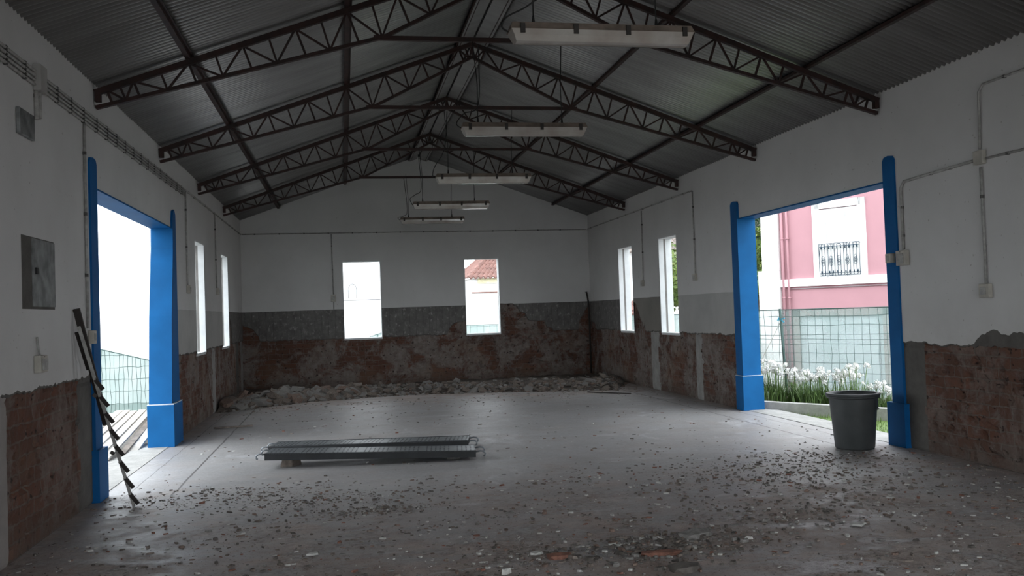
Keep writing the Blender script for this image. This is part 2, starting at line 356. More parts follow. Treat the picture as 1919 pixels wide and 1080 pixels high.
# ------------------------------------------------------------------ walls
class Side:                          # s runs along the wall, d is depth into the wall (outwards)
    def __init__(s, which): s.w = which
    def P(s, t, z, d):
        return {'left': (XL-d, t, z), 'right': (XR+d, t, z), 'back': (t, YB+d, z), 'front': (t, YF-d, z)}[s.w]
def wall(which, s0, s1, openings, lowfn, bandmat, conc, ztop, exposed=True, name=None):
    S = Side(which); P = S.P; mb = MB()
    mats = ['white', 'light', 'midgrey', 'cement', 'concrete', 'brick_x' if which in ('back', 'front') else 'brick_y', 'lining', 'darkconcrete', 'greywall']
    sb = sorted({s0, s1, *([5.] if which in ('left', 'right') else []), *[a for o in openings for a in o[:2]]})
    def inside(t, z): return any(o[0] < t < o[1] and o[2] < z < o[3] for o in openings)
    # stripped masonry in relief
    zb = sorted({0., 1.10, 1.85}); st = .03
    for a, b in zip(sb, sb[1:]):
        for c, d in zip(zb, zb[1:]):
            if inside((a+b)/2, (c+d)/2): continue
            if which == 'front' or (a+b)/2 < 3: n, k = 2, 2
            else: n, k = max(1, round((b-a)/st)), max(1, round((d-c)/st))
            base = len(mb.v)
            for j in range(k+1):
                for i in range(n+1):
                    t = a+(b-a)*i/n; z = c+(d-c)*j/k; dd = .022
                    if 0 < i < n and 0 < j < k and n > 2:
                        q = Vector((t*1.0, z*1.2, {'left': 0, 'right': 7, 'back': 13, 'front': 5}[which]))
                        dd += .010*noise.noise(q*6) + .008*noise.noise(q*19)
                        hv = noise.noise(Vector((t*9, z*12, q.z)))
                        if hv > .36: dd += .035*min(1, (hv-.36)*8)
                        if any(cc[0] < t < cc[1] for cc in conc): dd = .012+.004*noise.noise(q*15)
                    mb.v.append(P(t, z, dd))
            for j in range(k):
                for i in range(n):
                    t = a+(b-a)*(i+.5)/n
                    z = c+(d-c)*(j+.5)/k
                    mi = 5
                    for cc in conc:
                        wgl = .03*noise.noise(Vector((z*6, cc[0], 0)))
                        if cc[0]+wgl < t < cc[1]+wgl and z < (cc[3] if len(cc) > 3 else 9): mi = cc[2]
                    mb.face((base+j*(n+1)+i, base+j*(n+1)+i+1, base+(j+1)*(n+1)+i+1, base+(j+1)*(n+1)+i), mi)
    # plaster coat with its broken lower edge
    cs = .025
    for a, b in zip(sb, sb[1:]):
        n = max(1, round((b-a)/(cs if (a+b)/2 > 5 or which == 'back' else .4)))
        op = [o for o in openings if o[0] <= a and b <= o[1]]
        for i in range(n):
            t0, t1 = a+(b-a)*i/n, a+(b-a)*(i+1)/n; tm = (t0+t1)/2
            top0, top1 = ztop(t0), ztop(t1)
            if op:
                h = op[0][3]; mb.quad(P(t0, h, 0), P(t1, h, 0), P(t1, top1, 0), P(t0, top0, 0), 0); continue
            l0, l1 = lowfn(t0), lowfn(t1)
            e0 = l0+.012+.03*abs(noise.noise(Vector((t0*5, 1, 2)))); e1 = l1+.012+.03*abs(noise.noise(Vector((t1*5, 1, 2))))
            if which == 'right' and t0 < 8.0:
                for kk, tt in ((0, t0), (1, t1)):
                    g = max(0, min(.13, (7.75-tt)*.6, (tt-6.3)*.8)+.05*noise.noise(Vector((tt*5, 0, 0)))+.03*noise.noise(Vector((tt*14, 3, 0)))) if tt < 7.75 else 0
                    if kk: e1 += g
                    else: e0 += g
            dz = 1.79+.004*noise.noise(Vector((t0*3, 5, 5))); dz1 = 1.79+.004*noise.noise(Vector((t1*3, 5, 5)))
            mb.quad(P(t0, l0, .026), P(t1, l1, .026), P(t1, l1, .006), P(t0, l0, .006), 7)
            mb.quad(P(t0, l0, .006), P(t1, l1, .006), P(t1, min(e1, dz1), 0), P(t0, min(e0, dz), 0), 7)
            if e0 < dz and e1 < dz1: mb.quad(P(t0, e0, 0), P(t1, e1, 0), P(t1, dz1, 0), P(t0, dz, 0), bandmat(tm))
            mb.quad(P(t0, max(dz, min(e0, 1.81)), 0), P(t1, max(dz1, min(e1, 1.81)), 0), P(t1, top1, 0), P(t0, top0, 0), 0)
        if not op:                       # plaster edges at the sides of an opening
            for t, bm_ in ((a, 0), (b, 0)):
                l = lowfn(t); mb.quad(P(t, l, 0), P(t, l, .022), P(t, 2.9, .022), P(t, 2.9, 0), 0)
    # core: reveals, outside face, top
    for o in openings:
        a, b, c, d = o
        mb.quad(P(a, c, .0), P(a, c, TH), P(a, d, TH), P(a, d, 0), 6); mb.quad(P(b, c, 0), P(b, c, TH), P(b, d, TH), P(b, d, 0), 6)
        mb.quad(P(a, d, 0), P(b, d, 0), P(b, d, TH), P(a, d, TH), 6)
        if c > 0: mb.quad(P(a, c, .022), P(b, c, .022), P(b, c, TH), P(a, c, TH), 6)
    za = sorted({-.3, 0., WZ0, WZ1, DZ, *([3.6] if which == 'front' else [])})
    DZ_ = za[-1]
    ss = sorted({s0-TH, s1+TH, *sb}) if which in ('left', 'right') else sb
    for a, b in zip(ss, ss[1:]):
        for c, d in zip(za, za[1:]):
            if d > 0 and inside((a+b)/2, (c+d)/2): continue
            mb.quad(P(a, c, TH), P(b, c, TH), P(b, d, TH), P(a, d, TH), 8)
        k = max(1, round((b-a)/2))
        for i in range(k):
            t0, t1 = a+(b-a)*i/k, a+(b-a)*(i+1)/k
            off = KR*TH if which in ('left', 'right') else 0
            z0_, z1_ = ztop(min(max(t0, s0), s1)), ztop(min(max(t1, s0), s1))
            mb.quad(P(t0, DZ_, TH), P(t1, DZ_, TH), P(t1, z1_-off-.03, TH), P(t0, z0_-off-.03, TH), 8)
            mb.quad(P(t0, z0_, 0), P(t1, z1_, 0), P(t1, z1_-off-.03, TH), P(t0, z0_-off-.03, TH), 8)
    return tag(mb.build(name or 'wall_'+which, mats), kind='structure')
def jag(t, seed, base=1.13):
    q = Vector((t, seed, 0))
    return base + .022*noise.noise(q*4) + .018*noise.noise(q*17) + .012*noise.noise(q*41)
def bumpfn(t, pts):                    # pts: sorted (t, z) break heights, linear between
    for (a, za), (b, zb_) in zip(pts, pts[1:]):
        if a <= t <= b: return za + (zb_-za)*(t-a)/(b-a)
    return 0
def low_back(t):
    b = bumpfn(t, [(-2.3, 1.50), (-2.05, 1.40), (-1.9, 1.2), (-1.84, 0)])
    b = max(b, bumpfn(t, [(2.36, 0), (2.4, 1.18), (2.5, 1.33), (2.62, 1.40), (2.84, 1.42)]))
    b = max(b, bumpfn(t, [(3.67, 1.79), (3.95, 1.79), (4.1, 1.70), (4.14, 1.6), (4.28, 1.55), (4.34, 1.38), (4.55, 1.36), (4.6, 1.36), (4.75, 1.36), (4.8, 1.2), (4.95, 1.16), (5., 0)]))
    b = max(b, bumpfn(t, [(5.55, 0), (5.6, 1.3), (5.75, 1.55), (5.9, 1.75)]))
    j = jag(t, 3.3, 1.11); return min(1.785, max(j, b + (j-1.11)*.8)) if b else j
def low_right(t):
    b = bumpfn(t, [(17.3, 0), (17.34, 1.28), (17.42, 1.18), (17.55, 1.3), (17.7, 1.5), (17.86, 1.66), (18.02, 1.70)])
    b = max(b, bumpfn(t, [(20.9, 0), (21.0, 1.25), (21.35, 1.3)]))
    j = jag(t, 8.1, 1.12); return max(j, b + (j-1.12)*1.5) if b else j
def low_left(t):
    b = bumpfn(t, [(18.93, 1.66), (19.25, 1.62), (19.4, 1.3), (19.5, 0)])
    j = jag(t, 5.7, 1.14); return max(j, b + (j-1.14)*1.5) if b else j
side_top = lambda t: 3.90
gable = lambda x: roof_z(min(max(x, XL), XR), 3.90)
LW = [(14.85, 15.80, WZ0, WZ1), (17.93, 18.93, WZ0, WZ1)]
RW = [(15.46, 16.40, WZ0, WZ1), (18.02, 18.97, WZ0, WZ1)]
BW = [(0.0, .875, WZ0, WZ1), (2.84, 3.675, WZ0, WZ1)]
DOOR = (DY0, DY1, 0., DZ)
wall('left', YF, YB+.03, [DOOR]+LW, low_left, lambda t: 0 if t < 9 else (1 if t < 18.95 else 3),
     [(YF, 6.72, 8), (8.42, 9.07, 7), (16.55, 16.9, 4), (20.1, 20.5, 7), (20.9, 21.35, 4)], side_top)
wall('right', YF, YB+.03, [DOOR]+RW, low_right, lambda t: 0 if t < 9 else (1 if t < 15.46 else (2 if t < 18.03 else 3)),
     [(8.5, 9.07, 7), (14.5, 14.75, 4), (16.62, 17.05, 4)], side_top)
wall('back', XL-.03, XR+.03, BW, low_back, lambda t: 3, [(1.72, 2.02, 4), (-2.26, -2.06, 4)], gable)
wall('front', XL, XR, [(-.8, 5.5, 0., 3.6)], lambda t: 1.13, lambda t: 0, [], gable)  # opening behind the camera is unseen, shaped to bring daylight onto the near floor

# floor
mb = MB(); nx, ny = 40, 120
for j in range(ny+1):
    for i in range(nx+1):
        x = XL-TH+(XR-XL+2*TH)*i/nx; y = YF+(YB-YF)*j/ny
        z = .006*noise.noise(Vector((x*.8, y*.8, 0))) - .004
        if y > 8: z *= .5
        mb.v.append((x, y, min(z, 0)))
for j in range(ny):
    for i in range(nx):
        a = j*(nx+1)+i; mb.face((a, a+1, a+nx+2, a+nx+1), 0, True)
mb.box((XL-TH, YF, -.3), (XR+TH, YB, -.03))
tag(mb.build('floor', 'floor'), kind='structure')

# ceiling: two slopes of corrugated sheet
mb = MB(); pitch_, amp, seg = .076, .016, 6
for side in (0, 1):
    xa, xb = (XL-TH-.1, XM) if side == 0 else (XR+TH+.1, XM)
    za_, zb_ = roof_z(XL, ZE+.02)-KR*(TH+.1), roof_z(XM, ZE+.02)
    n = int((YB+.4-(YF-.3))/pitch_*seg); base = len(mb.v)
    for i in range(n+1):
        y = YF-.3+i*pitch_/seg; dz = amp*math.sin(2*math.pi*i/seg)
        lap = .004 if (i // (seg*11)) % 2 else 0
        mb.v.append((xa, y, za_+dz+lap)); mb.v.append((xb, y, zb_+dz+lap))
    for i in range(n):
        a = base+2*i; mb.face((a, a+1, a+3, a+2), 0, True)
o = mb.build('ceiling', 'roof'); tag(o, kind='structure')
sm = o.modifiers.new('thick', 'SOLIDIFY'); sm.thickness = .002; sm.offset = 1
mb = MB()
for sgn in (-1, 1):
    mb.bar((XM+sgn*.11, YF, 5.33-.11*KR-.045), (XM+sgn*.11, YB, 5.33-.11*KR-.045), .20, .004, up=(sgn*KR, 0, 1))
tag(mb.build('trim_1', 'roof'), kind='structure')

# ------------------------------------------------------------------ door surrounds (blue posts, plinths, lintel)
def door(name, sx, X):
    r = empty(name, (X, (DY0+DY1)/2, 0), kind='structure')
    i_ = -sx                       # direction into the room
    def B(nm, x0, x1, y0, y1, z0, z1, mat='blue', rounded=False):
        mb = MB(); xs = sorted((x0, x1))
        if not rounded: mb.box((xs[0]-X, y0-r.location.y, z0), (xs[1]-X, y1-r.location.y, z1))
        else:
            pr = [(y0, z0), (y1, z0), (y1, z1-.05), (y1-.03, z1-.012), ((y0+y1)/2, z1), (y0+.03, z1-.012), (y0, z1-.05)]
            n = len(pr); vs = [(xs[0]-X, a-r.location.y, b) for a, b in pr]+[(xs[1]-X, a-r.location.y, b) for a, b in pr]
            mb.add(vs, [tuple(range(n))[::-1], tuple(range(n, 2*n))]+[(k, (k+1) % n, n+(k+1) % n, n+k) for k in range(n)])
        return mb.build(nm, mat, r)
    far_w = .20 if sx < 0 else .15
    post = B('post', X+i_*.02, X+sx*.01, DY0-(.25 if sx < 0 else .225), DY0-.015, .47, 3.16, rounded=True)
    if sx < 0:
        pr = [(12.46, .5), (13.05, .5), (13.05, 3.08), (12.97, 3.15), (12.88, 3.12), (12.83, 3.0), (12.80, 2.6), (12.60, 1.7)]; n = len(pr); mb = MB()
        vs = [(x0, a-r.location.y, b) for x0 in (.03, -TH-.004) for a, b in pr]
        mb.add(vs, [tuple(range(n))[::-1], tuple(range(n, 2*n))]+[(k, (k+1) % n, n+(k+1) % n, n+k) for k in range(n)]); mb.build('post', 'blue', r)
    else: B('post', X+i_*.035, X+sx*(TH+.004), DY1-.08, DY1+far_w, .5, 3.16, rounded=True)
    B('jamb', X-i_*-.0+sx*.0, X+sx*(TH+.005), DY0-.001, DY0+.015, .0, DZ)
    B('plinth', X+i_*.05, X+sx*(TH+.02), DY0-.27, DY0+.045, 0, .47)
    yp = DY1-.12 if sx > 0 else 12.42
    B('plinth', X+i_*.06, X+sx*(TH+.02), yp, DY1+far_w-.01, 0, .52 if sx > 0 else .55)
    B('ledge', X+i_*.062, X+sx*(TH+.022), yp-.002, DY1+far_w-.008, .545 if sx < 0 else .515, .556 if sx < 0 else .522, 'bluewhite')
    B('lintel', X+i_*.012, X+sx*(TH+.005), DY0+.012, DY1-.012, DZ-.014, DZ+.004)
    B('sill', X+sx*.02, X+sx*(TH+.18), DY0+.0, DY1-.0, -.12, .004, 'apron')
    return r
door('door_1', -1, XL); door('door_2', 1, XR)

# ------------------------------------------------------------------ window linings
def window(idx, which, o):
    a, b, c, d = o; S = Side(which); P = S.P
    cen = P((a+b)/2, c, 0); r = empty('window_%d' % idx, cen, kind='structure')
    def bx(nm, t0, t1, z0, z1, d0, d1, mat):
        mb = MB(); p, q = Vector(P(t0, z0, d0))-Vector(cen), Vector(P(t1, z1, d1))-Vector(cen)
        mb.box([min(x, y) for x, y in zip(p, q)], [max(x, y) for x, y in zip(p, q)]); return mb.build(nm, mat, r)
    for t0, t1 in ((a, a+.012), (b-.012, b)):
        bx('jamb', t0, t1, c, d, .003, .10, 'lining'); bx('frame_groove', t0, t1-.002 if t0 == a else t1, c, d, .10, .14, 'track'); bx('jamb', t0, t1, c, d, .14, TH+.01, 'lining')
    bx('head', a+.012, b-.012, d-.012, d, .003, TH+.01, 'lining')
    bx('window_sill', a-.0, b+.0, c-.03, c+.012, .01, TH+.05, 'lining')
k = 1
for wch, ops in (('left', LW), ('back', BW), ('right', RW)):
    for o in ops: window(k, wch, o); k += 1

# ------------------------------------------------------------------ roof trusses
def truss():
    r = empty('roof_truss', (XM, 0, 0)); hw = (XR-XL)/2-.012
    zt = lambda u: 3.80+KR*(hw-abs(u))        # top chord centre line
    ub, zk = 1.345, 4.40
    def zb(u):
        a = abs(u)
        return 3.665+(zk-3.665)*(hw-a)/(hw-ub) if a > ub else zk+(5.085-zk)*(ub-a)/ub
    for s in (-1, 1):
        mb = MB(); mb.bar((s*hw, -.028, zt(hw)), (0, -.028, zt(0)), .05, .055, up=(0, 0, 1)); mb.bar((s*hw, .012, zt(hw)+.022), (0, .012, zt(0)+.022), .06, .010)
        mb.build('top_chord', 'steel', r)
        mb = MB(); mb.bar((s*hw, 0, zb(hw)), (s*ub, 0, zk), .05, .034); mb.bar((s*ub, 0, zk), (0, 0, zb(0)), .05, .034)
        mb.build('bottom_chord', 'steel', r)
        tops = [s*(hw-.10)] + [s*(XR-XM-.86-.5067*k) for k in range(-1, 7)] + [0]
        tops = [t for t in tops if abs(t) < hw and t*s > -1e-6]
        prev = None
        dirp = Vector((s*KR, 0, 1)).normalized()           # square to the top chord
        def foot(u):
            u2 = u
            for _ in range(8): u2 = u - s*KR*(zt(u)-zb(u2))*(1 if abs(u) > .1 else 0)
            return u2
        for i, u in enumerate(tops):
            uf = u - s*KR*.9*(zt(u)-zb(u))
            if abs(u) < .05: uf = 0
            mb = MB(); mb.bar((u, 0, zt(u)), (uf, 0, zb(uf)), .022, .022, up=(0, 1, 0)); 
            if not (u == 0 and s == 1): mb.build('vertical_post', 'steel', r)
            if i+1 < len(tops):
                v = tops[i+1]; um = (u+v)/2 - s*.02
                uml = um - s*KR*.5*(zt(um)-zb(um))
                mb = MB(); mb.bar((um+s*.03, 0, zt(um)), (uml, 0, zb(uml)), .02, .02, up=(0, 1, 0)); mb.build('vertical_post', 'steel', r)
                mb = MB(); mb.bar((u, .01, zt(u)), (uml, .01, zb(uml)), .02, .02, up=(0, 1, 0)); mb.build('diagonal_brace', 'steel', r)
                mb = MB(); mb.bar((uml, -.01, zb(uml)), (v, -.01, zt(v)), .02, .02, up=(0, 1, 0)); mb.build('diagonal_brace', 'steel', r)
        mb = MB(); mb.box((min(s*hw, s*(hw-.05)), -.05, 3.715), (max(s*hw, s*(hw-.05)), .01, 3.80)); mb.build('end_plate', 'steel', r)
    mb = MB(); mb.bar((-ub-.1, 0, zk-.01), (ub+.1, 0, zk-.01), .04, .045); mb.build('tie_beam', 'steel', r)
    return r
TY = [6.02, 9.115, 12.16, 15.25, 18.35]
TL = ['dark steel roof truss nearest the viewer, only its right end showing at top right',
      'dark steel roof truss whose peak is cut off by the top edge',
      'dark red steel roof truss with its peak just left of the nearest strip light',
      'dark steel roof truss just behind the one peaking beside the nearest strip light',
      'dark red steel roof truss furthest back, closest to the end wall']
t0 = truss()
for i, y in enumerate(TY):
    t = t0 if i == 0 else copy_tree(t0)
    t.location = (XM, y, 0); tag(t, TL[i], 'roof truss', 'steel roof trusses spanning the hall')
PL = ['rusty purlin low on the left roof slope, nearest the left wall', 'rusty purlin halfway up the left roof slope', 'rusty purlin just left of the ridge',
      'rusty purlin just right of the ridge', 'rusty purlin halfway up the right roof slope', 'rusty purlin low on the right roof slope, nearest the right wall']
for i, x in enumerate((-1.40, .12, 1.63, 2.01, 3.52, 5.04)):
    mb = MB(); z = roof_z(x, ZE)-.022
    mb.box((-.025, YF+.01, -.02), (.025, YB-.01, .02)); mb.box((-.025, YF+.01, .014), (.05, YB-.01, .02))
    tag(mb.build('roof_purlin', 'steel', loc=(x, 0, z)), PL[i], 'purlin', 'roof purlins')

# ------------------------------------------------------------------ hanging strip lights
def strip_light():
    r = empty('strip_light', (0, 0, 0)); Lh = .655
    mb = MB()
    pr = [(-.055, .10), (-.075, .055), (-.078, .05), (.078, .05), (.075, .055), (.055, .10)]
    def prism(pr, x0, x1, tp=0, mi=0):
        n = len(pr); z0 = .05
        vs = [(x0+tp*abs(b-z0), a, b) for a, b in pr]+[(x1-tp*abs(b-z0), a, b) for a, b in pr]
        mb.add(vs, [tuple(range(n)), tuple(range(n, 2*n))[::-1]]+[(k, n+k, n+(k+1) % n, (k+1) % n) for k in range(n)], mi)
    prism(pr, -Lh, Lh, .35); mb.build('housing', 'housing', r)
    mb = MB(); prism([(-.076, .05), (-.074, .01), (-.050, -.028), (-.02, -.034), (.02, -.034), (.050, -.028), (.074, .01), (.076, .05)], -Lh+.008, Lh-.008, .45)
    mb.build('diffuser', 'diffuser', r)
    for x in (-.57, -.2, .17, .58):
        for s in (-1, 1):
            mb = MB(); mb.box((x-.016, min(s*.074, s*.086), .02), (x+.016, max(s*.074, s*.086), .085)); mb.build('clip', 'rust', r)
    for x in (-.48, .40):
        mb = MB(); mb.tube([(x-.03 if x < 0 else x+.02, 0, .97), (x*.99, 0, .5), (x, 0, .125)], .005, 6); mb.tube([(x, 0, .16), (x, 0, .10)], [.007, .014], 6)
        mb.build('hanger', 'dark', r)
    return r
def cable(r, pts, rad=.006):
    # smooth path through the points
    P = [Vector(p) for p in pts]; out = []
    for i in range(len(P)-1):
        p0, p1, p2, p3 = P[max(i-1, 0)], P[i], P[i+1], P[min(i+2, len(P)-1)]
        for k in range(6):
            t = k/6; out.append(.5*((2*p1)+(p2-p0)*t+(2*p0-5*p1+4*p2-p3)*t*t+(3*p1-p0-3*p2+p3)*t**3))
    out.append(P[-1]); mb = MB(); mb.tube(out, rad, 6); return mb.build('power_cable', 'dark', r)
LB = ['white strip light nearest the viewer, largest, with a long cable curling from its left end',
      'yellowed strip light, second from the front, with a small cable loop at its left end',
      'strip light in the middle of the row, below the third truss',
      'strip light second from the back of the row', 'smallest strip light, closest to the end wall']
LX = [1.81, 1.88, 1.92, 1.84, 1.82]; LY = [6.01, 9.10, 12.14, 15.23, 18.33]; LZ = [3.455, 3.43, 3.385, 3.40, 3.47]
l0 = strip_light(); lights = [l0]+[copy_tree(l0) for _ in range(4)]
for i, l in enumerate(lights):
    l.location = (LX[i], LY[i], LZ[i]); tag(l, LB[i], 'strip light', 'strip lights hung in a row under the trusses')
cable(lights[0], [(-.25, 0, .9), (-.33, 0, .42), (-.50, 0, .24), (-.66, 0, .15), (-.70, 0, .08), (-.655, 0, .045)])
cable(lights[1], [(-.45, 0, .9), (-.47, 0, .3), (-.62, .0, .20), (-.70, 0, .10), (-.655, 0, .05)])
cable(lights[2], [(-.47, 0, .95), (-.52, 0, .45), (-.66, 0, .2), (-.69, 0, .08), (-.655, 0, .05)])
cable(lights[3], [(-.53, 0, .9), (-.50, 0, .33), (-.60, 0, .22), (-.69, 0, .15), (-.655, 0, .05)])
cable(lights[4], [(-.55, 0, .9), (-.50, 0, .25), (-.58, 0, .13), (-.69, 0, .10), (-.655, 0, .05)])

# ------------------------------------------------------------------ conduits, boxes, switches
CLIP = [None]
def conduit(name, which, runs, label, cat='conduit', group=None, rad=.012, clip=.55, mat='pvc'):
    S = Side(which); first = runs[0][0]; cen = Vector(S.P(first[0], first[1], -.02))
    r = empty(name, cen, label, cat, group)
    for run in runs:
        pts = [Vector(S.P(t, z, -.016))-cen for t, z in run]
        mb = MB(); mb.tube(pts, rad, 8); mb.build('pipe', mat, r)
        cb = MB(); n = 0
        for (a, b) in zip(run, run[1:]):
            L = math.hypot(b[0]-a[0], b[1]-a[1])
            for k in range(int(L/clip)):
                u = (k+.5)*clip/L; t, z = a[0]+(b[0]-a[0])*u, a[1]+(b[1]-a[1])*u
                p = Vector(S.P(t, z, -.013))-cen; e = Vector(S.P(1, 0, 0))-Vector(S.P(0, 0, 0))
                w_ = .022
                v = [w_, w_, w_]
                if CLIP[0] is None:
                    cb.box([-.014]*3, [.014]*3); CLIP[0] = cb.build('clip', 'pvcdark', r); c_ = CLIP[0]
                else: c_ = CLIP[0].copy(); C.objects.link(c_); c_.parent = r
                c_.location = p
    return r
def wbox(name, which, t, z, wd, ht, dp, label, cat, mat='socket', group=None, extra=None):
    S = Side(which); cen = Vector(S.P(t, z, -.0005)); r = empty(name, cen, label, cat, group)
    def bb(nm, t0, t1, z0, z1, d0, d1, mt):
        mb = MB(); p, q = Vector(S.P(t+t0, z+z0, d0))-cen, Vector(S.P(t+t1, z+z1, d1))-cen
        mb.box([min(a, b) for a, b in zip(p, q)], [max(a, b) for a, b in zip(p, q)]); o = mb.build(nm, mt, r)
        bv = o.modifiers.new('b', 'BEVEL'); bv.width = .006; bv.segments = 2; return o
    bb('housing', -wd/2, wd/2, -ht/2, ht/2, -.001, -dp, mat)
    if extra == 'switch': bb('rocker', -wd*.28, wd*.28, -ht*.28, ht*.28, -dp, -dp-.008, 'pvc')
    if extra == 'socket': bb('flap', -wd*.36, wd*.36, -ht*.36, ht*.30, -dp, -dp-.012, 'pvc'); bb('cover_screw', -wd*.05, wd*.05, ht*.38, ht*.44, -dp, -dp-.004, 'pvcdark')
    return r
conduit('conduit', 'left', [[(2., 3.44+.035*k), (8.9, 3.44+.035*k), (13.9 if k else 13.95, 3.47+.03*k)] for k in range(4)],
        'bundle of four dusty conduits high along the left wall', clip=.38)
conduit('conduit', 'left', [[(14.0, 3.56), (21.3, 3.56)]], 'single conduit high on the left wall running on to the end wall corner')
conduit('conduit', 'left', [[(8.68, 3.43), (8.66, 1.58)]], 'conduit dropping beside the left side of the left doorway')
wbox('switch_box', 'left', 8.76, 1.50, .10, .12, .05, 'white switch box on the left wall against the blue doorway post', 'switch', extra='switch')
conduit('conduit', 'left', [[(14.0, 3.54), (14.01, 2.14)]], 'conduit dropping between the left doorway and the first narrow left window')
wbox('switch_box', 'left', 14.03, 2.09, .12, .12, .05, 'small switch box left of the first narrow window in the left wall', 'switch', extra='switch')
conduit('conduit', 'left', [[(17.1, 3.55), (17.15, 2.2)]], 'conduit dropping between the two narrow left windows')
wbox('switch_box', 'left', 17.17, 2.15, .12, .12, .05, 'small switch box between the two narrow windows in the left wall', 'switch', extra='switch')
wbox('junction_box', 'left', 7.43, 3.5, .16, .2, .06, 'plastered junction box where pipes turn down near the top left', 'junction box', 'light')
conduit('conduit', 'left', [[(7.38, 3.42), (7.38, 3.18)], [(7.45, 3.42), (7.44, 3.2)]], 'two short pipes dropping from the conduit bundle to the small grey box', clip=.12, rad=.018)
wbox('junction_box', 'left', 7.13, 3.09, .32, .19, .03, 'small grey metal box high on the left wall under the pipes', 'junction box', 'panel')
pn = empty('electrical_panel', (XL, 7.4, 2.01), 'grey metal electrical panel door on the left wall with a broken plaster edge', 'electrical panel')
mb = MB(); mb.box((-.03, -.37, -.27), (.006, .36, .265)); mb.build('frame', 'darkconcrete', pn)
mb = MB(); mb.box((-.0, -.17, -.25), (.014, .355, .255)); mb.build('door', 'panel', pn)
mb = MB(); mb.box((.012, -.12, -.01), (.026, -.08, .04)); mb.build('handle', 'dark', pn)
sk = wbox('socket_box', 'left', 7.33, 1.33, .16, .13, .05, 'square socket box with a stub of cable low on the left wall', 'socket', extra='socket')
mb = MB(); mb.tube([(.02, .0, .06), (.02, -.04, .12), (.02, -.06, .2)], .008, 6); mb.build('cable_stub', 'pvc', sk)
conduit('conduit', 'back', [[(XL+.04, 3.56), (XR-.04, 3.54)]], 'long thin conduit running across the end wall below the gable', rad=.011)
conduit('conduit', 'back', [[(-.23, 3.53), (-.22, 2.14)], [(-.22, 1.96), (-.22, 1.80)]], 'conduit dropping on the end wall left of the left window')
wbox('switch_box', 'back', -.22, 2.05, .11, .16, .05, 'small box on the end wall left of the left window', 'switch', extra='switch')
conduit('conduit', 'right', [[(21.3, 3.55), (14.6, 3.55)]], 'conduit high on the right wall from the far corner to the second drop')
conduit('conduit', 'right', [[(17.26, 3.52), (17.3, 2.14)]], 'conduit dropping between the two narrow windows of the right wall')
wbox('switch_box', 'right', 17.33, 2.08, .12, .12, .05, 'small switch box between the two narrow windows of the right wall', 'switch', extra='switch')
conduit('conduit', 'right', [[(14.57, 3.55), (14.57, 2.14)]], 'conduit dropping between the near narrow window and the right doorway')
wbox('switch_box', 'right', 14.57, 2.08, .12, .12, .05, 'small switch box left of the right doorway', 'switch', extra='switch')
conduit('conduit', 'right', [[(8.74, 2.12), (8.74, 2.78), (8.68, 2.84), (7.58, 2.875)]], 'conduit rising from the large switch and running right to the junction box', clip=.3, rad=.015)
wbox('switch_box', 'right', 8.74, 2.03, .16, .16, .06, 'large yellowed switch box beside the right blue post of the right doorway', 'switch', extra='socket')
wbox('switch_box', 'right', 8.93, 2.04, .09, .10, .085, 'pale round-edged bell button box fixed on the blue doorway post', 'switch', extra='switch')
wbox('junction_box', 'right', 7.5, 2.89, .13, .13, .045, 'white junction box on the right wall where four conduits meet', 'junction box')
conduit('conduit', 'right', [[(7.5, 2.97), (7.48, 3.5), (7.42, 3.56), (4., 3.56)]], 'conduit rising from the junction box and turning right below the eaves')
conduit('conduit', 'right', [[(7.5, 2.8), (7.5, 1.71)]], 'conduit dropping from the junction box to the switch at the far right')
conduit('conduit', 'right', [[(7.42, 2.87), (4., 2.86)]], 'conduit running right from the junction box out of view')
wbox('switch_box', 'right', 7.5, 1.645, .13, .13, .05, 'square switch box alone on the white wall at the far right', 'switch', extra='switch')
mb = MB(); mb.tube([(0, 0, 0), (0, 0, 1.2), (-.01, 0, 1.7), (-.03, 0, 1.86), (-.05, 0, 1.96), (-.07, 0, 1.95)], .022, 8)
tag(mb.build('corner_pipe', 'rust', loc=(XR-.06, YB-.07, .06)), 'thin dark rusty pipe standing in the far right corner', 'pipe')

# ------------------------------------------------------------------ things on the floor
# notched rail leaning by the left doorway
a, b = Vector((-1.86, 8.51, 0.005)), Vector((-2.205, 8.22, 1.60))
r = empty('notched_rail', a, 'thin metal rail with slanting dark tabs leaning on the left doorway post', 'metal rail')
mb = MB(); mb.bar((0, 0, 0), b-a, .022, .03, up=(0, 1, 0)); mb.build('rail', 'pvc', r)
dv = (b-a).normalized()
for k in range(8):
    p = (b-a)*(.045+k*.092); q = p + Vector((-.02, -.02, .10))*1.0
    out = Vector((.052, -.012, -.085))
    mb = MB(); mb.bar(p+Vector((-.012, -.01, .045)), p+Vector((.058, -.015, -.05)), .03, .022, up=(0, 1, 0)); mb.build('tab', 'rust', r)
for k in (.30, .62):
    p = (b-a)*k; mb = MB(); mb.bar(p+Vector((-.03, 0, 0)), p+Vector((-.055, -.01, .02)), .03, .03); mb.build('bolt', 'rust', r)
mb = MB(); mb.bar((0, 0, 0), (.155, .26, -1.02), .022, .055, up=(1, 0, 0))
tag(mb.build('flat_bar', 'rust', loc=(-2.225, 8.24, 1.75)), 'dark flat metal bar leaning at the top of the notched rail by the left doorway', 'metal bar')
mb = MB(); mb.bar((0, 0, 0), (.03, .22, -.33), .015, .03, up=(1, 0, 0))
tag(mb.build('short_bar', 'rust', loc=(-2.235, 8.27, 1.55)), 'short dark metal strip on the white wall beside the leaning flat bar', 'metal bar')

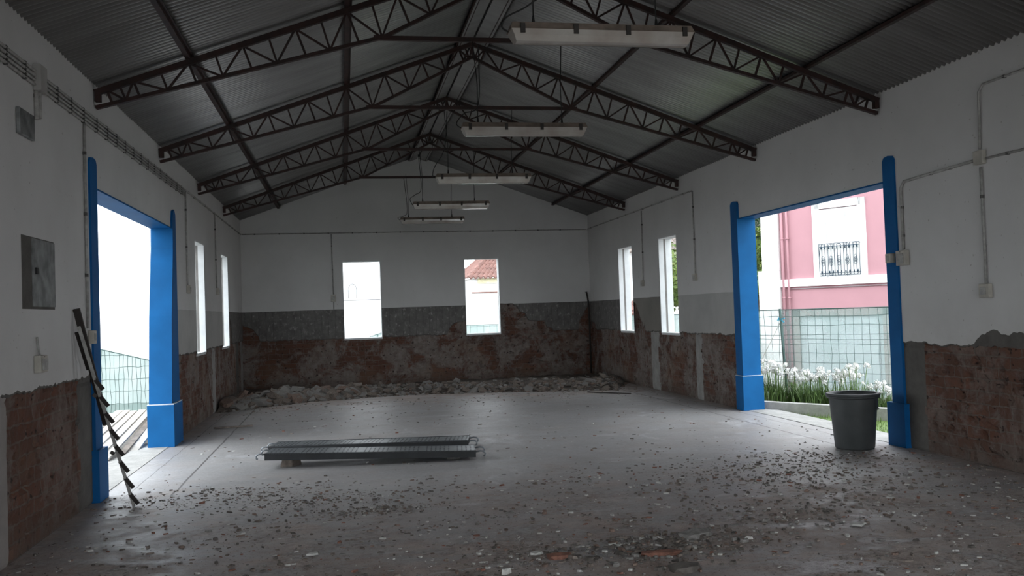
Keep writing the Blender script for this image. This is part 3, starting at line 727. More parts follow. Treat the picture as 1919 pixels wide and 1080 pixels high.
# scaffold decks
def deck(p, q, wd, label):
    p, q = Vector(p), Vector(q); L = (q-p).length; r = empty('scaffold_deck', p, label, 'scaffold deck', 'perforated scaffold decks on the floor')
    d = (q-p).normalized(); sd = Vector((-d.y, d.x, 0)).normalized(); up = d.cross(sd)
    M = Matrix(((d.x, sd.x, up.x, 0), (d.y, sd.y, up.y, 0), (d.z, sd.z, up.z, 0), (0, 0, 0, 1)))
    mb = MB(); mb.box((0, 0, .062), (L, wd, .066), 0, M)
    nh = int(L/.048)
    for i in range(nh):
        if i % 7 == 6: continue
        for j in range(5):
            x = .05+i*.048; y = wd*(.16+.17*j)
            c = Vector((x, y, .0665)); n = len(mb.v)
            for k in range(8):
                t = math.pi*k/4; mb.v.append(tuple(M @ (c+Vector((.0095*math.cos(t), .017*math.sin(t), 0)))))
            mb.face(range(n, n+8), 1)
    mb.build('plate', ['deck', 'hole'], r)
    for y0 in (0, wd-.012):
        mb = MB(); mb.box((0, y0, -.004), (L, y0+.012, .07), 0, M); mb.build('side_rail', 'deckside', r)
    for x0 in (0, L-.01):
        mb = MB(); mb.box((x0, .012, .0), (x0+.01, wd-.012, .06), 0, M); mb.build('end_plate', 'deckside', r)
        s = -1 if x0 == 0 else 1
        for y in (.07, wd-.07):
            mb = MB(); e = x0+(0 if s < 0 else .01)
            mb.tube([M @ Vector((e+s*a_, y, z_)) for a_, z_ in ((0, .045), (.05, .055), (.085, .05), (.105, .03), (.10, .005), (.085, -.002))], .009, 8)
            mb.build('hook', 'deck', r)
    return r
deck((-.88, 10.10, .10), (1.37, 9.84, .035), .43, 'nearer perforated dark steel scaffold deck lying raised at its left end on a block')
deck((-.91, 11.02, .05), (1.38, 10.57, .05), .41, 'further perforated steel scaffold deck lying just behind the other')

# rubble shapes
def rock(seed, sx, sy, sz, n=2):
    rr = random.Random(seed); bm = bmesh.new(); bmesh.ops.create_icosphere(bm, subdivisions=n-1 if n > 1 else 1, radius=1)
    for v in bm.verts:
        k = 1+.22*noise.noise(v.co*1.3+Vector((seed*3.1, 0, 0)))+rr.uniform(-.13, .13)
        c = v.co*k
        c = Vector([max(-.72, min(.72, x)) for x in c])*1.3
        v.co = Vector((c.x*sx, c.y*sy, max(c.z, -.8)*sz))
    vs = [tuple(v.co) for v in bm.verts]; fs = [tuple(v.index for v in q.verts) for q in bm.faces]; bm.free(); return vs, fs
def slabrock(seed, sx, sy, sz):                 # broken flat piece of plaster or brick
    rr = random.Random(seed); n = rr.randint(5, 7); pts = []
    for k in range(n):
        t = 2*math.pi*(k+rr.uniform(-.3, .3))/n; q = rr.uniform(.7, 1.05); pts.append((sx*q*math.cos(t), sy*q*math.sin(t)))
    top = [(x*rr.uniform(.75, 1), y*rr.uniform(.75, 1), sz*rr.uniform(.7, 1.1)) for x, y in pts]
    vs = [(x, y, 0) for x, y in pts]+top
    return vs, [tuple(range(n))[::-1], tuple(range(n, 2*n))]+[(k, (k+1) % n, n+(k+1) % n, n+k) for k in range(n)]
def piece(name, geo, mat, loc, rot, label=None, cat=None, group=None, parent=None):
    mb = MB(); mb.add(*geo); o = mb.build(name, mat); o.location = loc; o.rotation_euler = rot
    return tag(o, label, cat, group)
# block under the left end of the near deck
piece('support_block', slabrock(4, .13, .10, .085), 'chip_b', (-.62, 10.27, 0), (0, 0, .3), 'brown stone block propping up the left end of the nearer scaffold deck', 'block')
piece('support_block', slabrock(5, .10, .12, .035), 'chip_g', (1.15, 10.08, 0), (0, 0, 1.), 'thin flat stone under the right end of the nearer scaffold deck', 'block')
piece('support_block', slabrock(6, .10, .15, .045), 'chip_g', (-.75, 11.2, 0), (0, 0, .6), 'flat stone under the left end of the further scaffold deck', 'block')
piece('support_block', slabrock(7, .10, .12, .045), 'chip_g', (1.2, 10.8, 0), (0, 0, .2), 'flat stone under the right end of the further scaffold deck', 'block')

# bucket by the right doorway
r = empty('plastic_bin', (5.40, 9.04, .002), 'large dark grey round plastic bin standing in the right doorway', 'bin')
mb = MB()
mb.lathe([(0, 0), (.195, 0), (.205, .015), (.25, .55), (.252, .565), (.278, .568), (.282, .58), (.278, .592), (.262, .598), (.246, .592), (.242, .56), (.198, .03), (0, .028)], 48)
mb.build('body', 'bin', r)
mb = MB(); mb.lathe([(.256, .548), (.27, .545), (.279, .567), (.256, .567)], 48); mb.build('rim', 'bin', r)
mb = MB()
for k in range(9):                                # moulded grip panel
    t0, t1 = math.radians(-62+k*5), math.radians(-62+(k+1)*5)
    for z0_, z1_, rr_ in ((.42, .43, .252), (.43, .535, .2465)):
        ra, rb = rr_-.003, rr_+.006
        mb.quad((rb*math.cos(t0), rb*math.sin(t0), z0_), (rb*math.cos(t1), rb*math.sin(t1), z0_), (rb*math.cos(t1)*1.01, rb*math.sin(t1)*1.01, z1_), (rb*math.cos(t0)*1.01, rb*math.sin(t0)*1.01, z1_))
mb.build('grip_panel', 'bin', r)

# rubble ridge along the end wall
FRONT = [(-2.24, 16.6), (-1.8, 17.1), (-.5, 18.05), (1.17, 18.4), (2.6, 18.1), (4.2, 17.45), (5.2, 17.15), (5.88, 18.6)]
def front_y(x):
    for (a, ya), (b, yb) in zip(FRONT, FRONT[1:]):
        if a <= x <= b: return ya+(yb-ya)*(x-a)/(b-a)
    return 18
def heap_z(x, y):
    fy = front_y(min(max(x, -2.23), 5.87)); t = y-fy
    if t < 0: return -.02
    prof = min(1, t/.5)*(1 if t < 1.4 else max(.35, 1-(t-1.4)/2.))
    h = .075 + .07*noise.noise(Vector((x*.8, y*.9, 3))) + (.04 if x < -.8 or x > 3.8 else 0)
    return max(-.02, prof*h + .035*noise.noise(Vector((x*4, y*4, 1)))*min(1, t*3))
mb = MB(); nx, ny = 150, 90
for j in range(ny+1):
    for i in range(nx+1):
        x = XL+.03+(XR-XL-.06)*i/nx; y = 16.4+(YB-.03-16.4)*j/ny; mb.v.append((x, y, heap_z(x, y)))
for j in range(ny):
    for i in range(nx):
        a = j*(nx+1)+i; mb.face((a, a+1, a+nx+2, a+nx+1))
rb = random.Random(5)
for _ in range(2600):
    x = rb.uniform(XL+.1, XR-.1); y = front_y(x)+abs(rb.gauss(0, 1))*1.1-.1
    if y > YB-.1: continue
    s = rb.choice((.012, .02, .03, .045, .06)); vs, fs = slabrock(rb.random(), s, s*rb.uniform(.5, 1), s*rb.uniform(.3, .7))
    M = Matrix.Translation((x, y, max(0, heap_z(x, y))-.003)) @ Matrix.Rotation(rb.uniform(0, 6.3), 4, 'Z') @ Matrix.Rotation(rb.uniform(-.5, .5), 4, 'X')
    mb.add([tuple(M @ Vector(v)) for v in vs], fs, rb.choice((0, 1, 2, 2, 1, 3)))
tag(mb.build('rubble_heap', ['chip_h', 'chip_b', 'chip_g', 'chip_t']), 'low ridge of grey brown demolition rubble along the foot of the end wall', 'rubble', kind='stuff')
protos = []
for k in range(9):
    geo = slabrock(50+k, 1, rb.uniform(.6, .9), rb.uniform(.25, .5)) if k % 2 else rock(70+k, 1, rb.uniform(.6, .85), rb.uniform(.4, .6), 2)
    mb = MB(); mb.add(*geo); mt = ('chip_b', 'chip_g', 'chip_b', 'chip_t', 'chip_g', 'chip_b', 'chip_g', 'chip_d', 'chip_b')[k]
    o = mb.build('rubble_chunk', mt); protos.append(o)
tots = {'chip_b': 'dusty brown masonry chunk', 'chip_g': 'grey mortar chunk',
        'chip_t': 'brownish red brick chunk', 'chip_d': 'dark masonry chunk'}
used = set()
for k in range(250):
    p = protos[k % 9]; o = p if k < 9 else p.copy()
    if k >= 9: C.objects.link(o)
    x = rb.uniform(XL+.15, XR-.2)
    if k % 3 == 0: x = rb.uniform(XL+.15, .6)
    y = front_y(x)+.02+abs(rb.gauss(0, .5)) if k % 4 else front_y(x)+rb.uniform(.3, 2.2)
    s = rb.uniform(.06, .14)*(1.35 if x < .3 else 1.0)
    mat = [m_.name for m_ in o.data.materials][0]
    key = [kk for kk in tots if MT[kk].name == mat][0]
    o.location = (x, min(y, YB-.2), max(0, heap_z(x, y))+s*.12); o.scale = (s, s, s); o.rotation_euler = (rb.uniform(-.8, .8), rb.uniform(-.8, .8), rb.uniform(0, 6.3))
    zn = 'in the left corner' if x < -1. else 'left of the left window' if x < 0 else 'below the left window' if x < .95 else 'between the end windows' if x < 2.7 else 'below the right window' if x < 3.8 else 'right of the right window' if x < 5 else 'in the right corner'
    rw = 'at the front of the rubble' if y < front_y(x)+.35 else 'in the rubble'
    lb = '%s %s %s' % (tots[key], rw, zn)
    tag(o, lb, 'rubble chunk', lb)

# loose debris over the floor
def dens(x, y):
    d = .05
    d += 1.1*max(0, min(1, (9.3-y)/1.6))*(.15+2.2*max(0, noise.noise(Vector((x*1.1, y*1.5, 7))))+1.6*max(0, noise.noise(Vector((x*3.1, y*4, 9)))))
    d += .9*math.exp(-((x-4.1)**2/1.6+(y-7.6)**2/1.8)) + 1.3*math.exp(-((x-2.1)**2/.25+(y-5.8)**2/.10)) + .8*math.exp(-((x-.9)**2/.3+(y-6.)**2/.15))
    d += .7*math.exp(-((x+.6)**2/1.6+(y-8.7)**2/.2))
    d += .35*max(0, (y-15)/3)
    d += .5*max(0, noise.noise(Vector((x*2, y*2, 31)))-.1)*(.5 if y > 9 else 1)
    return d
mb = MB(); rb = random.Random(9); cnt = 0
while cnt < 15000:
    x, y = rb.uniform(XL+.05, XR-.05), rb.uniform(4.0, 17.5)
    if rb.random() > dens(x, y): continue
    cnt += 1
    s = .0025+rb.random()**4.5*.020; vs, fs = slabrock(rb.random(), s*rb.uniform(1, 1.8), s*rb.uniform(.4, 1), s*rb.uniform(.3, .8))
    M = Matrix.Translation((x, y, -.004)) @ Matrix.Rotation(rb.uniform(0, 6.3), 4, 'Z')
    mb.add([tuple(M @ Vector(v)) for v in vs], fs, rb.choice((0, 0, 0, 0, 0, 1, 1, 1, 2, 2, 2, 3, 3, 5, 5, 4)))
for cx, cy, sx_, sy_, n_, big in ((2.1, 5.85, .36, .22, 900, .026), (1.2, 5.85, .30, .2, 350, .020), (.25, 7.65, .28, .12, 420, .016), (3.9, 7.9, .65, .55, 900, .018), (-1.2, 8.75, .5, .28, 800, .014),
                                (-.4, 8.2, .5, .18, 450, .015), (3.3, 6.5, .5, .3, 450, .02), (4.9, 8.6, .5, .2, 500, .014), (.6, 6.9, .5, .2, 260, .014)):
    for _ in range(n_):
        x, y = rb.gauss(cx, sx_), rb.gauss(cy, sy_)
        if not XL+.05 < x < XR-.05: continue
        s = .003+rb.random()**3*big; vs, fs = slabrock(rb.random(), s*rb.uniform(1, 1.6), s*rb.uniform(.5, 1), s*rb.uniform(.3, .9))
        M = Matrix.Translation((x, y, -.003)) @ Matrix.Rotation(rb.uniform(0, 6.3), 4, 'Z') @ Matrix.Rotation(rb.uniform(-.3, .3), 4, 'X')
        mb.add([tuple(M @ Vector(v)) for v in vs], fs, rb.choice((0, 0, 0, 1, 1, 1, 2, 2, 3, 5)))
tag(mb.build('floor_crumbs', ['chip_b', 'chip_d', 'chip_g', 'chip_w', 'chip_r', 'chip_t']), 'scattered crumbs of plaster, mortar and brick over the dusty floor', 'debris', kind='stuff')
kinds = [('plaster_chip', 'chip_w', 'pale flat plaster chip', 70), ('brick_fragment', 'chip_r', 'small red brick fragment', 34),
         ('mortar_fragment', 'chip_g', 'grey mortar fragment', 80), ('mortar_fragment', 'chip_d', 'dark mortar fragment', 50)]
for nm, mt, lb, n in kinds:
    ps = []
    for q in range(4):
        mb = MB(); mb.add(*slabrock(q*7+len(mt)+n, rb.uniform(1, 1.5), rb.uniform(.45, .8), rb.uniform(.3, .6))); ps.append(mb.build(nm, mt))
    c_ = 0
    while c_ < n:
        x, y = rb.uniform(XL+.3, XR-.3), rb.uniform(4.4, 15.5)
        if rb.random() > dens(x, y)*(1.2 if y < 8.5 else .8): continue
        o = ps[c_] if c_ < 4 else ps[c_ % 4].copy()
        if c_ >= 4: C.objects.link(o)
        s = rb.uniform(.010, .024)*(1.1 if mt == 'chip_r' else 1)
        o.location = (x, y, -.003); o.scale = (s, s, s*.8); o.rotation_euler = (0, 0, rb.uniform(0, 6.3)); c_ += 1
        row = 'near the bottom edge' if y < 6.2 else 'on the dusty near floor' if y < 9 else 'level with the doorways' if y < 12.9 else 'on the far floor'
        colm = 'left' if x < -.6+.10*(y-4) else 'right' if x > 2.6+.10*(y-4) else 'middle'
        l2 = '%s %s, %s' % (lb, row, colm); tag(o, l2, 'debris', l2)
# the pieces one can pick out
for nm, geo, mt, loc, rz, lb in [
    ('brick_fragment', rock(91, .085, .05, .035), 'chip_r', (1.33, 5.78, 0), .2, 'orange brick piece near the middle of the bottom edge, beside a white chip'),
    ('brick_fragment', rock(92, .15, .05, .028), 'chip_r', (1.98, 5.66, 0), -.1, 'long orange brick piece in the heap at the bottom, right of the middle'),
    ('plaster_chip', slabrock(93, .045, .03, .03), 'chip_w', (.93, 5.53, 0), .6, 'white plaster lump closest to the bottom edge, left of the middle brick piece'),
    ('plaster_chip', slabrock(94, .05, .028, .015), 'chip_w', (1.20, 5.90, 0), .1, 'white flat chip just behind the orange brick piece at the bottom'),
    ('mortar_fragment', rock(95, .15, .09, .05), 'chip_g', (2.37, 6.05, 0), .5, 'large tan mortar wedge on the debris heap near the bottom edge'),
    ('mortar_fragment', rock(96, .11, .08, .045), 'chip_d', (2.00, 5.30, 0), .3, 'large dark lump at the front of the heap near the bottom edge'),
    ('plaster_chip', slabrock(97, .09, .06, .012), 'chip_w', (3.55, 5.95, 0), .9, 'broad pale slab chip on the dirt at the lower right'),
    ('plaster_chip', slabrock(98, .05, .03, .012), 'chip_w', (-.25, 6.35, 0), .4, 'lone white chip on the brown dust at the lower left')]:
    piece(nm, geo, mt, loc, (0, 0, rz), lb, 'debris')
mb = MB(); mb.bar((0, 0, .012), (.62, -.75, .012), .02, .02)
tag(mb.build('thin_stick', 'rust', loc=(4.55, 16.9, 0)), 'thin dark stick lying on the floor in front of the rubble, far right', 'stick')
mb = MB(); mb.bar((0, 0, .015), (.55, .05, .015), .04, .02)
tag(mb.build('short_lath', 'chip_b', loc=(-1.95, 14.2, 0)), 'short pale lath on the floor beyond the left doorway post', 'lath')

# ------------------------------------------------------------------ outside ground
mb = MB()
mb.box((-60, -40, -1.6), (60, 90, -1.1)); tag(mb.build('ground', 'ground'), kind='structure')
mb = MB(); mb.box((-3.9, -10, -1.2), (XL-TH-.0, 15.5, -.05)); mb.box((-3.4, 15.5, -1.2), (XL-TH, 24, -.05)); tag(mb.build('ground_yard', 'apron'), kind='structure')
# fence / kerb direction on the right
FD = Vector((.53, -.848, 0)); FN = Vector((.848, .53, 0)); K0 = Vector((6.2, 12.86, 0)); FP = Vector((7.354, 14.41, 0))
def strip_poly(name, pts, z0, z1, mat):
    mb = MB(); n = len(pts); mb.add([(x, y, z0) for x, y in pts]+[(x, y, z1) for x, y in pts], [tuple(range(n))[::-1], tuple(range(n, 2*n))]+[(k, (k+1) % n, n+(k+1) % n, n+k) for k in range(n)])
    return tag(mb.build(name, mat), kind='structure')
XO = XR+TH
q0 = K0-FD*.1; q1 = K0+FD*9
strip_poly('ground_lawn', [(XO, 13.0), (XO, 2.), (q1.x, 2.), (q1.x, q1.y), (XO+.01, 12.98)], -.9, -.06, 'grass')
e0 = Vector((XO+.03, 16.95, 0)); e1 = FP+FD*9+FN*.35
strip_poly('ground_bed', [(XO, 12.95), (q1.x, q1.y), (e1.x, e1.y), (e0.x, e0.y)], -1.3, .02, 'soil')
kp = [K0-FD*.0, K0+FD*9, K0+FD*9+FN*.14, K0-FD*.3+FN*.14]
strip_poly('trim_2', [(p.x, p.y) for p in kp], -.2, .11, 'apron')

# grass
mb = MB(); rb = random.Random(3)
for _ in range(9000):
    x = rb.uniform(XO+.15, 9.); y = rb.uniform(8., 12.9)
    if (Vector((x, y, 0))-K0).dot(FN) > -.02: continue
    h = rb.uniform(.03, .09); a = rb.uniform(0, 6.3); dx, dy = .004*math.cos(a), .004*math.sin(a); lx, ly = rb.uniform(-.03, .03), rb.uniform(-.03, .03)
    n = len(mb.v); mb.v += [(x-dx, y-dy, -.065), (x+dx, y+dy, -.065), (x+lx, y+ly, -.065+h)]; mb.face((n, n+1, n+2))
tag(mb.build('lawn_grass', 'grass'), 'short green grass strip outside the right doorway behind the bin', 'grass', kind='stuff')

# flowering clumps
def clump(seed, nl, nh, R_, H):
    rr = random.Random(seed); r = empty('flowering_plant', (0, 0, 0))
    mb = MB()
    for _ in range(nl):
        a = rr.uniform(0, 6.3); L = rr.uniform(.25, .5)*H/.6; bx_, by_ = rr.gauss(0, R_*.4), rr.gauss(0, R_*.4); lean = rr.uniform(.1, .6); wd = .009; pr = None
        for k in range(6):
            t = k/5; rad = L*lean*t*t*1.1; z = L*(t-.45*lean*t*t)
            c = Vector((bx_+rad*math.cos(a), by_+rad*math.sin(a), z)); s = Vector((-math.sin(a), math.cos(a), 0))*wd*(1-.85*t)
            cur = (len(mb.v), len(mb.v)+1); mb.v += [tuple(c-s), tuple(c+s)]
            if pr: mb.face((pr[0], pr[1], cur[1], cur[0]), 0, True)
            pr = cur
    mb.build('leaves', 'leaf', r)
    for _ in range(nh):
        a = rr.uniform(0, 6.3); q = rr.uniform(0, R_); h = rr.uniform(.78, 1.05)*H; x, y = q*math.cos(a), q*math.sin(a)
        mb = MB(); mb.tube([(x*.5, y*.5, 0), (x*.8, y*.8, h*.6), (x, y, h)], .005, 5); s = mb.build('stem', 'leaf', r)
        mb = MB()
        for _k in range(34):
            d = Vector((rr.gauss(0, 1), rr.gauss(0, 1), rr.gauss(.2, 1))).normalized(); c = Vector((x, y, h))+d*rr.uniform(.015, .055)
            e = d.orthogonal().normalized(); g = d.cross(e); w_ = .017
            n = len(mb.v); mb.v += [tuple(c+e*w_), tuple(c+g*w_), tuple(c-e*w_+d*.006), tuple(c-g*w_+d*.006)]; mb.face((n, n+1, n+2, n+3))
        fl = mb.build('flower_head', 'petal', r)
    return r
cl = [clump(1, 170, 15, .26, .56), clump(2, 180, 18, .3, .60), clump(3, 160, 13, .24, .50)]
SPI = .30; spots = []
rb = random.Random(21)
for i in range(15):
    u = -.55+i*.285+rb.uniform(-.06, .06); v = .75+rb.uniform(-.25, .3)
    spots.append((u, v))
for i, (u, v) in enumerate(spots):
    p = K0+FD*u+FN*v
    o = cl[i] if i < 3 else copy_tree(cl[i % 3])
    o.location = (p.x, p.y, .01); o.rotation_euler = (0, 0, rb.uniform(0, 6.3)); s = rb.uniform(.85, 1.1)
    if 6 < i < 9: s *= .62
    o.scale = (s, s, s)
    od = ['first', 'second', 'third', 'fourth', 'fifth', 'sixth', 'seventh', 'eighth', 'ninth', 'tenth', 'eleventh', 'twelfth', 'thirteenth', 'fourteenth', 'fifteenth'][i]
    tag(o, 'clump of white flowers with strappy leaves, %s from the left along the kerb' % od, 'flowering plant', 'white flowering clumps behind the concrete kerb')

# wire mesh fence with pale netting behind it
def wire_fence(P0, D, u0, u1, z0, z1, sp, hz, label, nm='wire_fence', sag=None, posts=(), mat='wire', net=None, netoff=.03, group=None, slope=None):
    r = empty(nm, P0+D*u0, label, 'fence', group); N = Vector((-D.y, D.x, 0)); rr = random.Random(4)
    top = slope or (lambda u: z1)
    mb = MB(); u = u0; O = P0+D*u0
    while u < u1:
        pts = [P0-O+D*(u+rr.uniform(-.012, .012))+Vector((0, 0, z0+(top(u)-z0)*k/6))+N*rr.uniform(-.006, .006) for k in range(7)]
        mb.tube(pts, .0035, 4, cap=False); u += sp
    for z in hz:
        mb.tube([P0-O+D*(u0+(u1-u0)*k/20)+Vector((0, 0, z+rr.uniform(-.01, .01))) for k in range(21) if z < top(u0+(u1-u0)*k/20)+.02],   .0038, 4, cap=False)
    mb.build('wire_mesh', mat, r)
    if net:
        mb = MB(); n = 60
        for i in range(n+1):
            uu = u0+(u1-u0)*i/n
            for k in range(9):
                z = z0+(top(uu)-z0)*k/8; off = netoff+.02*noise.noise(Vector((uu*3, z*2, 1)))
                mb.v.append(tuple(P0-O+D*uu+N*off*(-1 if netoff < 0 else 1)+Vector((0, 0, z))))
        for i in range(n):
            for k in range(8):
                a = i*9+k; mb.face((a, a+9, a+10, a+1), 0, True)
        mb.build('netting', net, r)
        mb = MB(); mb.tube([P0-O+D*(u0+(u1-u0)*i/40)+Vector((0, 0, top(u0+(u1-u0)*i/40))) for i in range(41)], .009, 5); mb.build('top_hem', 'wire', r)
    for pu, tl in posts:
        mb = MB(); mb.tube([P0-O+D*pu+Vector((0, 0, z0-.1))-N*.03, P0-O+D*(pu+tl)+Vector((0, 0, top(pu)+.02))-N*.03], .022, 8); mb.build('fence_post', mat, r)
    return r
fz = [.12+.155*k for k in range(9)]+[.97]
fr = wire_fence(FP, FD, -2.1, 4.5, .0, 1.475, .135, fz, 'green wire mesh fence hung with pale netting outside the right doorway', posts=((.06, -.08), (3., 0)), net='net')
O = FP+FD*-2.1
mb = MB(); p = FP-O+FD*.0+Vector((0, 0, 1.30)); 
for a_, b_ in (((-.07, .0), (.07, .03)), ((-.05, .04), (.06, -.04))): mb.bar(p+FD*a_[0]+Vector((0, 0, a_[1]))-FN*.04, p+FD*b_[0]+Vector((0, 0, b_[1]))-FN*.04, .012, .02)
mb.build('blue_tie', 'tie', fr)
mb = MB(); mb.tube([p-FN*.03, p+FD*-.35+Vector((0, 0, -.6))-FN*.05, p+FD*-.62+Vector((0, 0, -1.2))-FN*.1], .006, 5); mb.build('rope', 'rope', fr)

# ------------------------------------------------------------------ pink house
HP = Vector((11.404, 22.295, 0)); HD = FD; HN = FN      # facade origin at the left corner, along the facade, away from the viewer
hs = empty('pink_house', HP, 'pink house with white trim, balcony window and garage door seen through the right doorway', 'house')
MH = Matrix(((HD.x, HN.x, 0, 0), (HD.y, HN.y, 0, 0), (0, 0, 1, 0), (0, 0, 0, 1)))
def H(nm, boxes, mat, parent=None):
    mb = MB()
    for lo, hi in boxes: mb.box(lo, hi, 0, MH)
    o = mb.build(nm, mat, parent or hs); return o
H('wall', [((0, .0, 1.395), (9, 6, 6.6)), ((.3, .02, -1.1), (9, 6, 1.395))], 'pink')
H('base_course', [((.0, -.03, -1.1), (.32, .1, 1.39))], 'pinkbrown')
H('corner_pilaster', [((-.50, -.10, 2.45), (-.005, .4, 6.6)), ((-.61, -.13, -1.1), (-.01, .4, 2.45))], 'whitewall')
H('side_wall', [((-.48, .4, -1.1), (.0, 6, 6.6))], 'whitewall')
H('string_course', [((-.0, -.07, 2.0), (9, .05, 2.20))], 'whitewall')
H('cornice', [((-.6, -.15, 6.4), (9.1, .2, 6.7))], 'whitewall')
for k, (u0, u1) in enumerate(((.97, 2.38), (4.6, 6.0))):
    fr_ = H('window_frame', [((u0, -.05, 2.2), (u0+.19, .03, 4.13)), ((u1-.19, -.05, 2.2), (u1, .03, 4.13)), ((u0, -.05, 3.95), (u1, .03, 4.13))], 'whitewall')
    H('shutter', [((u0+.19, -.02, 2.2), ((u0+u1)/2-.13, .02, 3.93)), (((u0+u1)/2-.12, -.02, 2.2), ((u0+u1)/2+.12, .02, 3.93)), (((u0+u1)/2+.13, -.02, 2.2), (u1-.19, .02, 3.93))], 'whitewall', fr_)
    H('shutter_gap', [(((u0+u1)/2-.345, -.022, 2.2), ((u0+u1)/2-.335, -.01, 3.86)), (((u0+u1)/2+.18, -.022, 2.2), ((u0+u1)/2+.19, -.01, 3.86)), ((u0+.2, -.022, 3.925), (u1-.2, -.01, 3.935))], 'joint', fr_)
    # wrought iron balcony guard
    mb = MB(); P_ = lambda u, z, d=-.09: MH @ Vector((u, d, z))
    a, b = u0+.18, u1-.15
    for z in (3.045, 2.97, 2.30, 2.235): mb.bar(P_(a, z), P_(b, z), .014, .014)
    nb = 13
    for i in range(nb+1): u = a+(b-a)*i/nb; mb.bar(P_(u, 2.235), P_(u, 3.045), .011, .011, up=(1, 0, 0))
    for i in range(5):
        u = a+(b-a)*(i+.5)/5
        for rr_, cz in ((.05, 2.61), (.028, 2.61), (.04, 2.68), (.04, 2.54)):
            mb.tube([P_(u+rr_*math.cos(t*math.pi/4), cz+rr_*1.4*math.sin(t*math.pi/4)) for t in range(9)], .006, 4, cap=False)
        for cz in (3.0, 2.27):
            mb.tube([P_(u+.06*math.cos(t*math.pi/4), cz+.03*math.sin(t*math.pi/4)) for t in range(9)], .006, 4, cap=False)
        for uu in (u-.05, u+.05): mb.tube([P_(uu, 2.36), P_(uu, 2.30)], .016, 5); mb.tube([P_(uu, 2.98), P_(uu, 2.91)], .016, 5)
    mb.bar(P_(a, 2.235, 0), P_(a, 3.045, -.09), .01, .01); 
    for u in (a, b):
        for z in (2.3, 3.02): mb.bar(P_(u, z, .0), P_(u, z, -.09), .012, .012)
    mb.build('balcony_railing', 'railing', hs)
for u, z0 in ((.10, -1.0), (.25, -1.0)):
    mb = MB(); mb.tube([MH @ Vector((u, -.06, z0)), MH @ Vector((u, -.06, 6.4))], .035 if u < .2 else .028, 10)
    for z in (1.7, 3.25): mb.tube([MH @ Vector((u, -.06, z)), MH @ Vector((u, -.06, z+.03))], .045, 10)
    mb.build('downpipe', 'pink', hs)
gd = H('garage_door', [((.50, -.0, -1.1), (2.72, .05, 1.25))], 'garage')
H('door_frame', [((.33, -.05, -1.1), (.50, .03, 1.385)), ((2.72, -.05, -1.1), (2.9, .03, 1.385)), ((.33, -.05, 1.22), (2.9, .03, 1.385))], 'greywall')
H('door_panel', [((.64, -.025, -1.05), (2.60, .0, 1.10))], 'garage', gd)
H('panel_line', [((.625, -.012, -1.05), (.64, .0, 1.11)), ((2.60, -.012, -1.05), (2.615, .0, 1.11))], 'joint', gd)
H('overhead_cable', [((.2, -.04, 1.94), (2.9, -.02, 1.955))], 'joint')
# low wall left of the pink house
mb = MB(); mb.box((-3.2, -.5, -1.1), (-.62, -.2, .62), 0, MH); tag(mb.build('garden_wall', 'greywall', loc=HP), 'low weathered garden wall at the left foot of the pink house', 'wall')
wire_fence(HP+HN*1.0, HD, -7., -.63, -1.1, 1.35, .3, [0, .6, 1.2], 'green screened fence behind the netting, left of the pink house', nm='screened_fence', posts=((-6, 0), (-1, 0)), net='net2')

# trees
def tree(P, R_, H0, H1, n, mat, label, cat='tree', nm='leafy_tree', group=None, seed=1):
    rr = random.Random(seed); r = empty(nm, P, label, cat, group); mb = MB()
    lob = [(Vector((rr.uniform(-.7, .7)*R_, rr.uniform(-.7, .7)*R_, rr.uniform(H0, H1))), R_*rr.uniform(.35, .6)) for _ in range(14)]
    for _ in range(n):
        c, q = rr.choice(lob); d = Vector((rr.gauss(0, 1), rr.gauss(0, 1), rr.gauss(0, 1))).normalized(); p = c+d*q*rr.uniform(.75, 1.05)
        e = Vector((rr.gauss(0, 1), rr.gauss(0, 1), rr.gauss(0, 1))).normalized(); g = e.cross(d).normalized(); w_ = rr.uniform(.05, .10)
        k = len(mb.v); mb.v += [tuple(p+e*w_), tuple(p+g*w_*.6), tuple(p-e*w_), tuple(p-g*w_*.6)]; mb.face((k, k+1, k+2, k+3))
    mb.build('foliage', mat, r); mb = MB(); mb.tube([(0, 0, 0), (.05, 0, H0*.6), (0, .05, (H0+H1)/2)], [.12, .09, .05], 8); mb.build('trunk', 'bark', r)
    return r
tree(Vector((10.6, 27.4, -1.1)), 1.3, 2.6, 4.5, 5200, 'treeleaf', 'bushy yellow green tree seen through the nearer narrow right window', seed=2)
tree(Vector((13.7, 28.4, -1.1)), 1.1, 2.3, 5.4, 4200, 'darkleaf', 'dark green tree filling the gap left of the pink house in the right doorway', seed=3)
tree(Vector((12.6, 25.4, -1.1)), .7, 2.8, 4.6, 2400, 'treeleaf', 'yellow green treetop above the dark tree beside the left corner of the pink house', seed=5)

# houses further off ------------------------------------------------
def tiled_roof(mb, A, B_, Cc, Dd, pitch_=.22, amp=.05, courses=.38):      # A-B eave, D-C ridge
    A, B_, Cc, Dd = map(Vector, (A, B_, Cc, Dd)); n = max(2, int((B_-A).length/pitch_*4)); m_ = max(1, int((Dd-A).length/courses))
    N = (B_-A).cross(Dd-A).normalized()
    if N.z < 0: N = -N
    for j in range(m_):
        base = len(mb.v)
        for jj in (0, 1):
            t = (j+jj)/m_; lift = .02*(1-jj)
            for i in range(n+1):
                s = i/n; p = (A.lerp(B_, s)).lerp(Dd.lerp(Cc, s), t)+N*(amp*math.sin(i*math.pi/2)+lift); mb.v.append(tuple(p))
        for i in range(n): mb.face((base+i, base+i+1, base+n+2+i, base+n+1+i))
        k0 = len(mb.v)
        for i in range(n+1): mb.v.append(tuple(Vector(mb.v[base+i])-N*.09))
        for i in range(n): mb.face((base+i, base+i+1, k0+i+1, k0+i))
